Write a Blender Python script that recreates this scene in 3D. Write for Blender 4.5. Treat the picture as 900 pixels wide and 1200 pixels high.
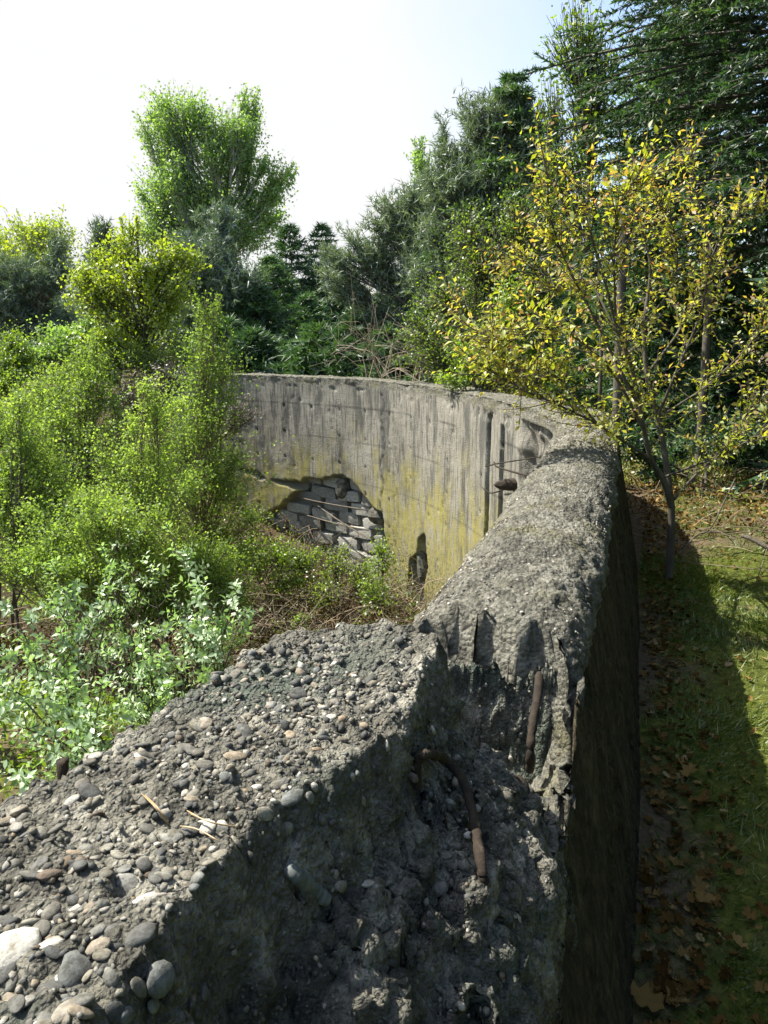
import bpy, math, random
import numpy as np
from math import radians as R, sin, cos, pi

# ------------------------------------------------------------------ camera, sky, sun
S = bpy.context.scene
for o in list(bpy.data.objects): bpy.data.objects.remove(o)
PITCH = math.atan(212 / 935)
cam_d = bpy.data.cameras.new('camera'); cam = bpy.data.objects.new('camera', cam_d)
S.collection.objects.link(cam); S.camera = cam
cam_d.sensor_fit = 'VERTICAL'; cam_d.sensor_height = 36; cam_d.lens = 36 * 935 / 1200
cam_d.clip_start = 0.05; cam_d.clip_end = 2000
cam.location = (0, 0, 0); cam.rotation_euler = (pi / 2 - PITCH, 0, 0)
S.render.resolution_x = 768; S.render.resolution_y = 1024
S.view_settings.view_transform = 'Standard'; S.view_settings.look = 'None'
S.view_settings.exposure = 1.25; S.view_settings.gamma = 1.0

SUN_EL = R(54); SUN_AZ = R(-71)          # azimuth from +Y, clockwise positive: to the left, a little ahead
W = bpy.data.worlds.new('World'); S.world = W; W.use_nodes = True
nt = W.node_tree; nt.nodes.clear()
wn = lambda t, **k: _node(nt, t, **k)
def _node(tree, t, **k):
    n = tree.nodes.new(t)
    for a, b in k.items():
        if a in n.inputs.keys(): n.inputs[a].default_value = b
        else: setattr(n, a, b)
    return n
sky = wn('ShaderNodeTexSky', sky_type='NISHITA', sun_disc=False, sun_elevation=SUN_EL, sun_rotation=SUN_AZ, air_density=1.0, dust_density=1.6)
bg1 = wn('ShaderNodeBackground', Strength=0.125)
bg2 = wn('ShaderNodeBackground', Strength=0.425); bg2.inputs['Color'].default_value = (0.985, 0.99, 1.0, 1)
tc = wn('ShaderNodeTexCoord')
sep = wn('ShaderNodeSeparateXYZ')
noi = wn('ShaderNodeTexNoise', Scale=2.2, Detail=6.0, Roughness=0.55)
m1 = wn('ShaderNodeMath', operation='MULTIPLY_ADD'); m1.inputs[1].default_value = 0.34; m1.inputs[2].default_value = -0.17
m2 = wn('ShaderNodeMath', operation='ADD')
mr = wn('ShaderNodeMapRange'); mr.inputs['From Min'].default_value = 0.27; mr.inputs['From Max'].default_value = -0.02
mx = wn('ShaderNodeMixShader'); wo = wn('ShaderNodeOutputWorld')
L = nt.links.new
L(tc.outputs['Generated'], noi.inputs['Vector']); L(tc.outputs['Generated'], sep.inputs[0])
L(noi.outputs['Fac'], m1.inputs[0]); L(sep.outputs['X'], m2.inputs[0]); L(m1.outputs[0], m2.inputs[1])
my = wn('ShaderNodeMapRange'); my.inputs['From Min'].default_value = -.35; my.inputs['From Max'].default_value = .25
mz = wn('ShaderNodeMapRange'); mz.inputs['From Min'].default_value = .9; mz.inputs['From Max'].default_value = .62
q1 = wn('ShaderNodeMath', operation='MULTIPLY'); q2 = wn('ShaderNodeMath', operation='MULTIPLY')
L(m2.outputs[0], mr.inputs['Value']); L(sep.outputs['Y'], my.inputs['Value']); L(sep.outputs['Z'], mz.inputs['Value'])
L(mr.outputs[0], q1.inputs[0]); L(my.outputs[0], q1.inputs[1]); L(q1.outputs[0], q2.inputs[0]); L(mz.outputs[0], q2.inputs[1]); L(q2.outputs[0], mx.inputs[0])
L(sky.outputs[0], bg1.inputs[0]); L(bg1.outputs[0], mx.inputs[1]); L(bg2.outputs[0], mx.inputs[2]); L(mx.outputs[0], wo.inputs[0])
sd = bpy.data.lights.new('sun', 'SUN'); so = bpy.data.objects.new('sun', sd); S.collection.objects.link(so)
sd.energy = 5.0; sd.angle = R(0.53); sd.color = (1.0, 0.95, 0.86)
so.rotation_euler = (pi / 2 - SUN_EL, 0, pi - SUN_AZ)   # lamp -Z points away from the sun

# ------------------------------------------------------------------ numpy helpers
rng = np.random.default_rng(11)
def _h(ix, iy, iz, seed):
    h = (ix.astype(np.int64) * 374761393 + iy.astype(np.int64) * 668265263 + iz.astype(np.int64) * 2147483647 + seed * 974634777) & 0xffffffff
    h = ((h ^ (h >> 13)) * 1274126177) & 0xffffffff
    h = ((h ^ (h >> 16)) * 2246822519) & 0xffffffff
    return ((h ^ (h >> 15)) & 0xffffff) / float(0xffffff)
def vnoise(P, seed=0):
    F = np.floor(P); f = P - F; f = f * f * (3 - 2 * f); I = F.astype(np.int64); r = 0
    for a in (0, 1):
        for b in (0, 1):
            for c in (0, 1):
                w = (f[:, 0] if a else 1 - f[:, 0]) * (f[:, 1] if b else 1 - f[:, 1]) * (f[:, 2] if c else 1 - f[:, 2])
                r = r + w * _h(I[:, 0] + a, I[:, 1] + b, I[:, 2] + c, seed)
    return r
def fbm(P, scale=1, octv=4, seed=0, gain=.5):
    P = P * scale; r = 0; a = 1; t = 0
    for k in range(octv):
        r = r + a * (vnoise(P, seed + k) - .5); t += a; a *= gain; P = P * 2.03 + 17.3
    return r / t * 2
def worley(P, scale, seed=0):
    P = P * scale; F = np.floor(P).astype(np.int64); best = np.full(len(P), 9.); idv = np.zeros(len(P))
    for a in (-1, 0, 1):
        for b in (-1, 0, 1):
            for c in (-1, 0, 1):
                X, Y, Z = F[:, 0] + a, F[:, 1] + b, F[:, 2] + c
                d = (X + _h(X, Y, Z, seed) - P[:, 0]) ** 2 + (Y + _h(X, Y, Z, seed + 1) - P[:, 1]) ** 2 + (Z + _h(X, Y, Z, seed + 2) - P[:, 2]) ** 2
                m = d < best; best[m] = d[m]; idv[m] = _h(X, Y, Z, seed + 3)[m]
    return np.sqrt(best), idv
def sstep(a, b, x):
    t = np.clip((x - a) / (b - a), 0, 1); return t * t * (3 - 2 * t)
def unit(v): return v / np.maximum(np.linalg.norm(v, axis=-1, keepdims=True), 1e-9)
def v3(x, y, z): return np.stack([x, y, z], -1)

CP, SP = cos(PITCH), sin(PITCH)
def ray(px, py):
    v = (600 - py) / 935.; return np.array([(px - 450) / 935., CP + v * SP, -SP + v * CP])
def at(px, py, Y):
    r = ray(px, py); return r * (Y / r[1])
def atz(px, py, z):
    r = ray(px, py); return r * (z / r[2])

# ------------------------------------------------------------------ object helpers
COL = S.collection
def link(name, data, parent=None):
    o = bpy.data.objects.new(name, data); COL.objects.link(o)
    if parent is not None: o.parent = parent
    return o
def tag(o, label=None, cat=None, group=None, kind=None):
    for k, v in (('label', label), ('category', cat), ('group', group), ('kind', kind)):
        if v: o[k] = v
    return o
def thing(name, label, cat, loc=(0, 0, 0), group=None):
    o = link(name, None); o.location = loc; return tag(o, label, cat, group)
def mesh_np(name, V, F, mat, attr=None, uv=None, smooth=True):
    """V (n,3); F list of int arrays (m,3) or (m,4)"""
    if not isinstance(F, list): F = [F]
    F = [f for f in F if len(f)]
    me = bpy.data.meshes.new(name); n = len(V)
    me.vertices.add(n); me.vertices.foreach_set('co', np.ascontiguousarray(V, dtype=np.float32).ravel())
    li = np.concatenate([f.ravel() for f in F]).astype(np.int32)
    cnt = np.concatenate([np.full(len(f), f.shape[1]) for f in F])
    me.loops.add(len(li)); me.loops.foreach_set('vertex_index', li)
    me.polygons.add(len(cnt)); me.polygons.foreach_set('loop_start', np.concatenate([[0], np.cumsum(cnt)[:-1]]).astype(np.int32))
    me.update(calc_edges=True)
    if smooth: me.polygons.foreach_set('use_smooth', np.ones(len(cnt), dtype=bool))
    else: me.polygons.foreach_set('use_smooth', np.zeros(len(cnt), dtype=bool))
    for k, a in (attr or {}).items():
        a = np.asarray(a, dtype=np.float32)
        if a.ndim == 1:
            A = me.attributes.new(k, 'FLOAT', 'POINT'); A.data.foreach_set('value', a)
        else:
            A = me.attributes.new(k, 'FLOAT_VECTOR', 'POINT'); A.data.foreach_set('vector', a.ravel())
    me.materials.append(mat); me.validate(clean_customdata=False)
    return me
def local(V, parent):
    return V - np.array(parent.location) if parent is not None else V
def put(name, V, F, mat, parent=None, attr=None, smooth=True, **tags):
    o = link(name, mesh_np(name, local(V, parent), F, mat, attr, smooth=smooth), parent); tag(o, **tags); return o
def grid_faces(nr, nc):
    i = np.arange(nr - 1)[:, None] * nc + np.arange(nc - 1)[None]
    return np.stack([i, i + 1, i + nc + 1, i + nc], -1).reshape(-1, 4)
class MB:
    def __init__(s): s.V = []; s.F3 = []; s.F4 = []; s.A = []; s.n = 0
    def add(s, V, F, a=None):
        if len(V) == 0: return
        F = np.asarray(F); (s.F3 if F.shape[1] == 3 else s.F4).append(F + s.n); s.V.append(V)
        s.A.append(np.full(len(V), .5) if a is None else np.broadcast_to(a, (len(V),)).astype(float)); s.n += len(V)
    def put(s, name, mat, parent=None, smooth=True, **tags):
        F = [np.concatenate(x) for x in (s.F3, s.F4) if x]
        return put(name, np.concatenate(s.V), F, mat, parent, {'v': np.concatenate(s.A)}, smooth, **tags)
def tubes(P, rad, sides=5):
    """P (N,K,3) polylines, rad (N,K)"""
    P = np.asarray(P, float); N, K, _ = P.shape; rad = np.broadcast_to(rad, (N, K))
    T = unit(np.gradient(P, axis=1)); ref = np.where(np.abs(T[..., 2:3]) > .9, [1., 0, 0], [0, 0, 1.])
    A = unit(np.cross(T, ref)); B = np.cross(T, A); ang = np.arange(sides) * 2 * pi / sides
    V = P[:, :, None] + rad[:, :, None, None] * (A[:, :, None] * np.cos(ang)[:, None] + B[:, :, None] * np.sin(ang)[:, None])
    k = np.arange(K - 1)[:, None] * sides; j = np.arange(sides)[None]; j2 = (j + 1) % sides
    f = np.stack([k + j, k + j2, k + sides + j2, k + sides + j], -1).reshape(-1, 4)
    F = (f[None] + (np.arange(N) * K * sides)[:, None, None]).reshape(-1, 4)
    return V.reshape(-1, 3), F
def curve3(pts, K):
    pts = np.asarray(pts, float); n = len(pts)
    P = np.vstack([2 * pts[0] - pts[1], pts, 2 * pts[-1] - pts[-2]]); t = np.linspace(0, n - 1 - 1e-6, K); i = t.astype(int); f = (t - i)[:, None]
    a, b, c, d = P[i], P[i + 1], P[i + 2], P[i + 3]
    return .5 * ((2 * b) + (c - a) * f + (2 * a - 5 * b + 4 * c - d) * f ** 2 + (3 * b - a - 3 * c + d) * f ** 3)
def bez(A, B, lift, K=5):
    """N curved twigs from A to B; lift (N,3) offset of the middle"""
    t = np.linspace(0, 1, K)[None, :, None]; M = (A + B) / 2 + lift
    return (1 - t) ** 2 * A[:, None] + 2 * t * (1 - t) * M[:, None] + t * t * B[:, None]
def blades(P, D, Nn, Ln, Wd, fold=.12):
    """rhombic leaves: base P, direction D, normal Nn"""
    S_ = unit(np.cross(D, Nn)); Nn = np.cross(S_, D); n = len(P)
    Ln = np.broadcast_to(Ln, (n,))[:, None]; Wd = np.broadcast_to(Wd, (n,))[:, None]
    a = P; b = P + D * Ln * .45 + S_ * Wd / 2 + Nn * Wd * fold; c = P + D * Ln - Nn * Ln * .08; d = P + D * Ln * .45 - S_ * Wd / 2 + Nn * Wd * fold
    V = np.stack([a, b, c, d], 1).reshape(-1, 3); i = np.arange(n)[:, None] * 4
    return V, i + np.array([[0, 1, 2, 3]])
def needles(P, D, Ln, Wd):
    n = len(P); r = unit(rng.normal(size=(n, 3))); S_ = unit(np.cross(D, r))
    Ln = np.broadcast_to(Ln, (n,))[:, None]; Wd = np.broadcast_to(Wd, (n,))[:, None]
    V = np.stack([P - S_ * Wd / 2, P + S_ * Wd / 2, P + D * Ln], 1).reshape(-1, 3)
    return V, np.arange(n)[:, None] * 3 + np.array([[0, 1, 2]])
def rdir(n, up=0.):
    d = rng.normal(size=(n, 3)); d = unit(d); d[:, 2] += up; return unit(d)

# ------------------------------------------------------------------ materials
def newmat(name):
    m = bpy.data.materials.new(name); m.use_nodes = True; t = m.node_tree; t.nodes.clear()
    return m, t, (lambda ty, **k: _node(t, ty, **k)), t.links.new
def ramp(N, stops):
    r = N('ShaderNodeValToRGB'); e = r.color_ramp.elements
    while len(e) < len(stops): e.new(.5)
    for q, (p, c) in zip(e, stops): q.position = p; q.color = (*c, 1) if len(c) == 3 else c
    return r
def leaf_mat(name, stops, transl=.45, rough=.5, gloss=.06, tint=(1.25, 1.3, .5)):
    m, t, N, Lk = newmat(name)
    a = N('ShaderNodeAttribute', attribute_name='v'); oi = N('ShaderNodeObjectInfo')
    r = ramp(N, stops)
    ad = N('ShaderNodeMath', operation='MULTIPLY_ADD'); ad.inputs[1].default_value = .5
    # random per object adds to the per leaf value
    Lk(oi.outputs['Random'], ad.inputs[0]); sb = N('ShaderNodeMath', operation='SUBTRACT'); sb.inputs[1].default_value = .25
    Lk(a.outputs['Fac'], sb.inputs[0]); Lk(sb.outputs[0], ad.inputs[2]); Lk(ad.outputs[0], r.inputs[0])
    d = N('ShaderNodeBsdfDiffuse'); tr = N('ShaderNodeBsdfTranslucent'); mx = N('ShaderNodeMixShader'); mx.inputs[0].default_value = transl
    hs = N('ShaderNodeMix', data_type='RGBA', blend_type='MULTIPLY'); hs.inputs[0].default_value = 1; hs.inputs[7].default_value = (*tint, 1)
    Lk(r.outputs[0], d.inputs[0]); Lk(r.outputs[0], hs.inputs[6]); Lk(hs.outputs[2], tr.inputs[0])
    Lk(d.outputs[0], mx.inputs[1]); Lk(tr.outputs[0], mx.inputs[2])
    g = N('ShaderNodeBsdfGlossy', Roughness=rough); g.inputs[0].default_value = (1, 1, 1, 1); m2 = N('ShaderNodeMixShader'); m2.inputs[0].default_value = gloss
    Lk(mx.outputs[0], m2.inputs[1]); Lk(g.outputs[0], m2.inputs[2])
    o = N('ShaderNodeOutputMaterial'); Lk(m2.outputs[0], o.inputs[0]); return m
def rough_mat(name, c1, c2, scale=8., bump=.4, rough=.9, c3=None, stretch=(1, 1, 1), attr=False, dist=.01, metal=0.):
    m, t, N, Lk = newmat(name)
    tcn = N('ShaderNodeTexCoord'); mp = N('ShaderNodeMapping'); mp.inputs['Scale'].default_value = stretch
    Lk(tcn.outputs['Object'], mp.inputs[0])
    n = N('ShaderNodeTexNoise', Scale=scale, Detail=8., Roughness=.65); Lk(mp.outputs[0], n.inputs['Vector'])
    st = [(.3, c1), (.62, c2)] + ([(.75, c3)] if c3 else [])
    r = ramp(N, st); Lk(n.outputs['Fac'], r.inputs[0])
    col = r.outputs[0]
    if attr:
        a = N('ShaderNodeAttribute', attribute_name='v'); mxx = N('ShaderNodeMix', data_type='RGBA', blend_type='MULTIPLY'); mxx.inputs[0].default_value = 1
        rr = ramp(N, [(0, (.45, .45, .45)), (1, (1.6, 1.55, 1.5))]); Lk(a.outputs['Fac'], rr.inputs[0]); Lk(col, mxx.inputs[6]); Lk(rr.outputs[0], mxx.inputs[7]); col = mxx.outputs[2]
    n2 = N('ShaderNodeTexNoise', Scale=scale * 6, Detail=6., Roughness=.7); Lk(mp.outputs[0], n2.inputs['Vector'])
    b = N('ShaderNodeBump', Strength=bump, Distance=dist); Lk(n2.outputs['Fac'], b.inputs['Height'])
    p = N('ShaderNodeBsdfPrincipled', Roughness=rough, Metallic=metal); p.inputs['Specular IOR Level'].default_value = .3
    Lk(col, p.inputs['Base Color']); Lk(b.outputs[0], p.inputs['Normal'])
    o = N('ShaderNodeOutputMaterial'); Lk(p.outputs[0], o.inputs[0]); return m

M_bark2 = rough_mat('birch_twig', (.10, .075, .05), (.20, .16, .11), 14, .4)
M_bark = rough_mat('bark', (.055, .045, .034), (.13, .115, .09), 14, .8, stretch=(1, 1, .3))
M_barkpale = rough_mat('pale_bark', (.16, .15, .13), (.42, .4, .36), 9, .5, stretch=(1, 1, .6))
M_cane = rough_mat('bramble_cane', (.07, .055, .035), (.22, .18, .125), 10, .3, attr=True)
M_twig = rough_mat('dead_twig', (.17, .14, .10), (.34, .29, .22), 10, .3, attr=True)
M_rust = rough_mat('rusty_steel', (.014, .011, .008), (.042, .030, .019), 40, 1., .85, c3=(.10, .08, .06), dist=.003)
M_pipe = rough_mat('grey_steel', (.07, .085, .08), (.16, .17, .155), 30, .7, .6, dist=.002)
G = lambda *c: c
M_birch = leaf_mat('birch_leaf', [(0, (.13, .20, .05)), (.5, (.245, .36, .085)), (1, (.36, .47, .14))], .58, gloss=.02)
M_birchfar = leaf_mat('far_birch_leaf', [(0, (.10, .18, .05)), (.5, (.20, .33, .085)), (1, (.31, .45, .13))], .6)
M_maple = leaf_mat('young_maple_leaf', [(0, (.18, .25, .02)), (.5, (.32, .41, .035)), (1, (.44, .50, .05))], .55)
M_cherry = leaf_mat('cherry_leaf', [(0, (.20, .28, .035)), (.5, (.38, .43, .06)), (.74, (.48, .44, .10)), (.88, (.46, .31, .13)), (1, (.40, .21, .11))], .62, tint=(1.2, 1.15, .42), gloss=.04, rough=.5)
M_rowan = leaf_mat('silvery_green_leaf', [(0, (.19, .28, .12)), (.5, (.32, .44, .22)), (1, (.48, .58, .36))], .42, rough=.5, gloss=.07, tint=(1.1, 1.35, .55))
M_pine = leaf_mat('pine_needle_green', [(0, (.06, .105, .075)), (.5, (.13, .19, .12)), (1, (.21, .27, .17))], .35, gloss=.08)
M_spruce = leaf_mat('spruce_needle', [(0, (.025, .065, .028)), (.5, (.06, .13, .045)), (1, (.13, .22, .07))], .35, gloss=.05)
M_bush = leaf_mat('bush_leaf', [(0, (.09, .15, .02)), (.5, (.21, .31, .035)), (1, (.34, .44, .055))], .55)
M_grass = leaf_mat('grass_blade', [(0, (.04, .075, .012)), (.5, (.10, .15, .022)), (.8, (.20, .23, .04)), (1, (.34, .31, .13))], .35, gloss=.04)
M_litter = leaf_mat('dead_leaf_brown', [(0, (.045, .025, .007)), (.45, (.125, .073, .023)), (.75, (.22, .145, .05)), (.9, (.30, .22, .10)), (1, (.36, .32, .22))], .15, gloss=.0, tint=(1.2, 1, .7))
M_needle = leaf_mat('dry_pine_needle', [(0, (.30, .20, .09)), (.5, (.44, .33, .17)), (1, (.5, .42, .28))], .1, tint=(1, .9, .7))
M_core = leaf_mat('dry_shoot', [(0, (.06, .05, .03)), (1, (.14, .12, .07))], .1)

# near concrete, crest and outer face
def concrete_near():
    m, t, N, Lk = newmat('broken_concrete')
    tcn = N('ShaderNodeTexCoord')
    n1 = N('ShaderNodeTexNoise', Scale=9., Detail=9., Roughness=.68); n2 = N('ShaderNodeTexNoise', Scale=70., Detail=6., Roughness=.7)
    n3 = N('ShaderNodeTexNoise', Scale=3.1, Detail=4.)
    for q in (n1, n2, n3): Lk(tcn.outputs['Object'], q.inputs['Vector'])
    r = ramp(N, [(.34, (.040, .038, .028)), (.5, (.14, .133, .103)), (.66, (.35, .33, .265))]); Lk(n1.outputs['Fac'], r.inputs[0])
    r2 = ramp(N, [(.3, (.5, .5, .5)), (.5, (1, 1, 1)), (.68, (1.5, 1.5, 1.45))]); Lk(n2.outputs['Fac'], r2.inputs[0])
    mu = N('ShaderNodeMix', data_type='RGBA', blend_type='MULTIPLY'); mu.inputs[0].default_value = 1; Lk(r.outputs[0], mu.inputs[6]); Lk(r2.outputs[0], mu.inputs[7])
    gr = ramp(N, [(.52, (0, 0, 0)), (.66, (1, 1, 1))]); Lk(n3.outputs['Fac'], gr.inputs[0])
    mg = N('ShaderNodeMix', data_type='RGBA'); mg.inputs[7].default_value = (.065, .10, .072, 1)
    k = N('ShaderNodeMath', operation='MULTIPLY'); k.inputs[1].default_value = .6; Lk(gr.outputs[0], k.inputs[0]); Lk(k.outputs[0], mg.inputs[0]); Lk(mu.outputs[2], mg.inputs[6])
    def vor(sc, jit=.06):
        v = N('ShaderNodeTexVoronoi', Scale=sc, feature='F1'); d = N('ShaderNodeTexNoise', Scale=sc * .8, Detail=3.); Lk(tcn.outputs['Object'], d.inputs['Vector'])
        m_ = N('ShaderNodeMix', data_type='RGBA', blend_type='LINEAR_LIGHT'); m_.inputs[0].default_value = .35 / sc; Lk(tcn.outputs['Object'], m_.inputs[6]); Lk(d.outputs['Color'], m_.inputs[7]); Lk(m_.outputs[2], v.inputs['Vector']); return v
    v1, v2 = vor(95.), vor(210.)
    col = mg.outputs[2]
    for v, mx_, kk in ((v2, .42, .5), (v1, .36, .75)):
        sx = N('ShaderNodeSeparateColor'); Lk(v.outputs['Color'], sx.inputs[0])
        cr = ramp(N, [(0, (.04, .042, .038)), (.35, (.10, .098, .08)), (.65, (.165, .158, .125)), (.88, (.25, .24, .20)), (1, (.46, .44, .38))]); Lk(sx.outputs[0], cr.inputs[0])
        on = N('ShaderNodeMath', operation='GREATER_THAN'); on.inputs[1].default_value = .5; Lk(sx.outputs[1], on.inputs[0])
        ed = N('ShaderNodeMapRange'); ed.inputs['From Min'].default_value = mx_; ed.inputs['From Max'].default_value = mx_ * .6; ed.inputs['To Max'].default_value = kk; Lk(v.outputs['Distance'], ed.inputs['Value'])
        f_ = N('ShaderNodeMath', operation='MULTIPLY'); Lk(on.outputs[0], f_.inputs[0]); Lk(ed.outputs[0], f_.inputs[1])
        cm = N('ShaderNodeMix', data_type='RGBA'); Lk(f_.outputs[0], cm.inputs[0]); Lk(col, cm.inputs[6]); Lk(cr.outputs[0], cm.inputs[7]); col = cm.outputs[2]
    ah = N('ShaderNodeMath', operation='MULTIPLY_ADD'); ah.inputs[1].default_value = -1.1; Lk(v1.outputs['Distance'], ah.inputs[0]); Lk(n2.outputs['Fac'], ah.inputs[2])
    ah2 = N('ShaderNodeMath', operation='MULTIPLY_ADD'); ah2.inputs[1].default_value = -.5; Lk(v2.outputs['Distance'], ah2.inputs[0]); Lk(ah.outputs[0], ah2.inputs[2])
    b = N('ShaderNodeBump', Strength=1., Distance=.012); Lk(ah2.outputs[0], b.inputs['Height'])
    p = N('ShaderNodeBsdfPrincipled', Roughness=.85); p.inputs['Specular IOR Level'].default_value = .35
    Lk(col, p.inputs['Base Color']); Lk(b.outputs[0], p.inputs['Normal'])
    o = N('ShaderNodeOutputMaterial'); Lk(p.outputs[0], o.inputs[0]); return m
M_near = concrete_near()

def concrete_wall():
    """attributes: uvw = (length along wall, height z, 0); zone 0 outer face, 1 top, 2 inner face; hollow = inside a break"""
    m, t, N, Lk = newmat('weathered_concrete')
    A = N('ShaderNodeAttribute', attribute_name='uvw'); Z = N('ShaderNodeAttribute', attribute_name='zone'); Hh = N('ShaderNodeAttribute', attribute_name='hollow')
    Ln = N('ShaderNodeAttribute', attribute_name='joint'); tcn = N('ShaderNodeTexCoord')
    def noise(scale, det, src, stretch=None, rough=.65):
        n = N('ShaderNodeTexNoise', Scale=scale, Detail=det, Roughness=rough)
        if stretch:
            mp = N('ShaderNodeMapping'); mp.inputs['Scale'].default_value = stretch; Lk(src, mp.inputs[0]); src = mp.outputs[0]
        Lk(src, n.inputs['Vector']); return n.outputs['Fac']
    def mix(fac, a, b, mode='MIX', k=1.):
        q = N('ShaderNodeMix', data_type='RGBA', blend_type=mode)
        if isinstance(fac, float): q.inputs[0].default_value = fac
        else: Lk(fac, q.inputs[0])
        for i, x in ((6, a), (7, b)):
            if isinstance(x, tuple): q.inputs[i].default_value = (*x, 1)
            else: Lk(x, q.inputs[i])
        return q.outputs[2]
    def mth(op, a, b=0., c=0.):
        q = N('ShaderNodeMath', operation=op)
        for i, x in enumerate((a, b, c)):
            if isinstance(x, (int, float)): q.inputs[i].default_value = x
            else: Lk(x, q.inputs[i])
        return q.outputs[0]
    def rng_(x, a, b):
        q = N('ShaderNodeMapRange', interpolation_type='SMOOTHSTEP'); q.inputs['From Min'].default_value = a; q.inputs['From Max'].default_value = b; Lk(x, q.inputs['Value']); return q.outputs[0]
    uv = A.outputs['Vector']; ob = tcn.outputs['Object']
    # --- inner face
    pl = noise(1.2, 6, uv); st = noise(3.4, 7, uv, (1.6, .16, 1), .72); st2 = noise(9., 6, uv, (1.6, .22, 1), .75); fine = noise(30., 5, uv)
    face = ramp(N, [(.3, (.13, .12, .095)), (.5, (.25, .235, .19)), (.7, (.37, .35, .295))]); Lk(mth('MULTIPLY_ADD', pl, .5, mth('MULTIPLY', fine, .5)), face.inputs[0])
    face = mix(mth('MULTIPLY', rng_(st, .51, .63), .78), face.outputs[0], (.058, .058, .05))
    face = mix(mth('MULTIPLY', rng_(st2, .54, .66), .55), face, (.38, .36, .31))
    face = mix(mth('MULTIPLY', rng_(noise(20., 4, uv, (1.2, .09, 1)), .53, .60), .7), face, (.07, .068, .06))
    face = mix(mth('MULTIPLY', rng_(noise(1.5, 5, uv, (2.2, .35, 1)), .50, .62), .75), face, (.07, .07, .062))
    sepu = N('ShaderNodeSeparateXYZ'); Lk(uv, sepu.inputs[0]); s_, z_ = sepu.outputs[0], sepu.outputs[1]
    # yellow lichen low on the wall
    lz = mth('ADD', mth('MULTIPLY', z_, -.42), mth('MULTIPLY', noise(1.7, 6, uv, (1.3, .6, 1), .7), 2.1))
    lich = mth('MULTIPLY', rng_(lz, 1.78, 2.35), rng_(noise(6., 6, uv, (1.5, .35, 1), .75), .34, .58))
    face = mix(lich, face, mix(noise(9., 3, uv), (.20, .17, .025), (.36, .33, .12)))
    face = mix(mth('MULTIPLY', rng_(mth('ADD', mth('MULTIPLY', z_, -.5), noise(8., 5, uv)), 1.95, 2.5), rng_(noise(22., 6, uv), .45, .6)), face, (.07, .07, .035))
    # chalky chips
    chip = mth('GREATER_THAN', mth('ADD', noise(4.3, 4, uv, (1, 1.4, 1)), mth('MULTIPLY', noise(33., 2, uv), .22)), .835)
    face = mix(chip, face, (.62, .60, .57))
    # horizontal pour line near the top and dots
    face = mix(rng_(noise(60., 3, uv, (1, 1, 1)), .66, .72), face, (.06, .055, .05))
    holl = ramp(N, [(.3, (.10, .10, .09)), (.5, (.29, .295, .275)), (.7, (.50, .51, .48))]); Lk(noise(4.5, 7, ob), holl.inputs[0])
    face = mix(Hh.outputs['Fac'], face, holl.outputs[0])
    # --- top crust
    tp = ramp(N, [(.36, (.04, .038, .03)), (.47, (.14, .135, .105)), (.56, (.26, .25, .20)), (.7, (.44, .425, .36))])
    Lk(mth('MULTIPLY_ADD', noise(34., 8, ob, (1, .45, 1), .75), .7, mth('MULTIPLY', noise(5., 4, ob), .3)), tp.inputs[0])
    tpc = mix(mth('MULTIPLY', rng_(noise(3.3, 5, ob), .52, .64), .5), tp.outputs[0], (.19, .18, .085))
    vv = N('ShaderNodeTexVoronoi', Scale=75.); Lk(ob, vv.inputs['Vector']); sc_ = N('ShaderNodeSeparateColor'); Lk(vv.outputs['Color'], sc_.inputs[0])
    vr = ramp(N, [(0, (.035, .035, .029)), (.5, (.13, .125, .10)), (.85, (.24, .23, .19)), (1, (.46, .44, .38))]); Lk(sc_.outputs[0], vr.inputs[0])
    tpc = mix(mth('MULTIPLY', mth('MULTIPLY', rng_(vv.outputs['Distance'], .40, .22), mth('GREATER_THAN', sc_.outputs[1], .45)), .75), tpc, vr.outputs[0])
    # --- outer face
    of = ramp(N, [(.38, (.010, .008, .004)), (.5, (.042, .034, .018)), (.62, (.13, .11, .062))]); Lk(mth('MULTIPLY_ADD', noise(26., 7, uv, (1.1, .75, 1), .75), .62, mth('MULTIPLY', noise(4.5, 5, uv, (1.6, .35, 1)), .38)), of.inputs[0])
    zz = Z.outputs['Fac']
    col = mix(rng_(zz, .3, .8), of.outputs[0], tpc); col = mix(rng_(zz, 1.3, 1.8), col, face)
    col = mix(Ln.outputs['Fac'], col, (.03, .028, .024))
    hgt = mth('ADD', mth('ADD', noise(48., 6, ob, None, .75), mth('MULTIPLY', noise(150., 3, ob), .35)), mth('MULTIPLY', vv.outputs['Distance'], -.8))
    b = N('ShaderNodeBump', Distance=.022); Lk(mth('SUBTRACT', 1.0, mth('MULTIPLY', rng_(zz, 1.2, 1.7), .45)), b.inputs['Strength']); Lk(hgt, b.inputs['Height'])
    p = N('ShaderNodeBsdfPrincipled', Roughness=.92); p.inputs['Specular IOR Level'].default_value = .25
    Lk(col, p.inputs['Base Color']); Lk(b.outputs[0], p.inputs['Normal'])
    o = N('ShaderNodeOutputMaterial'); Lk(p.outputs[0], o.inputs[0]); return m
M_wall = concrete_wall()

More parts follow.
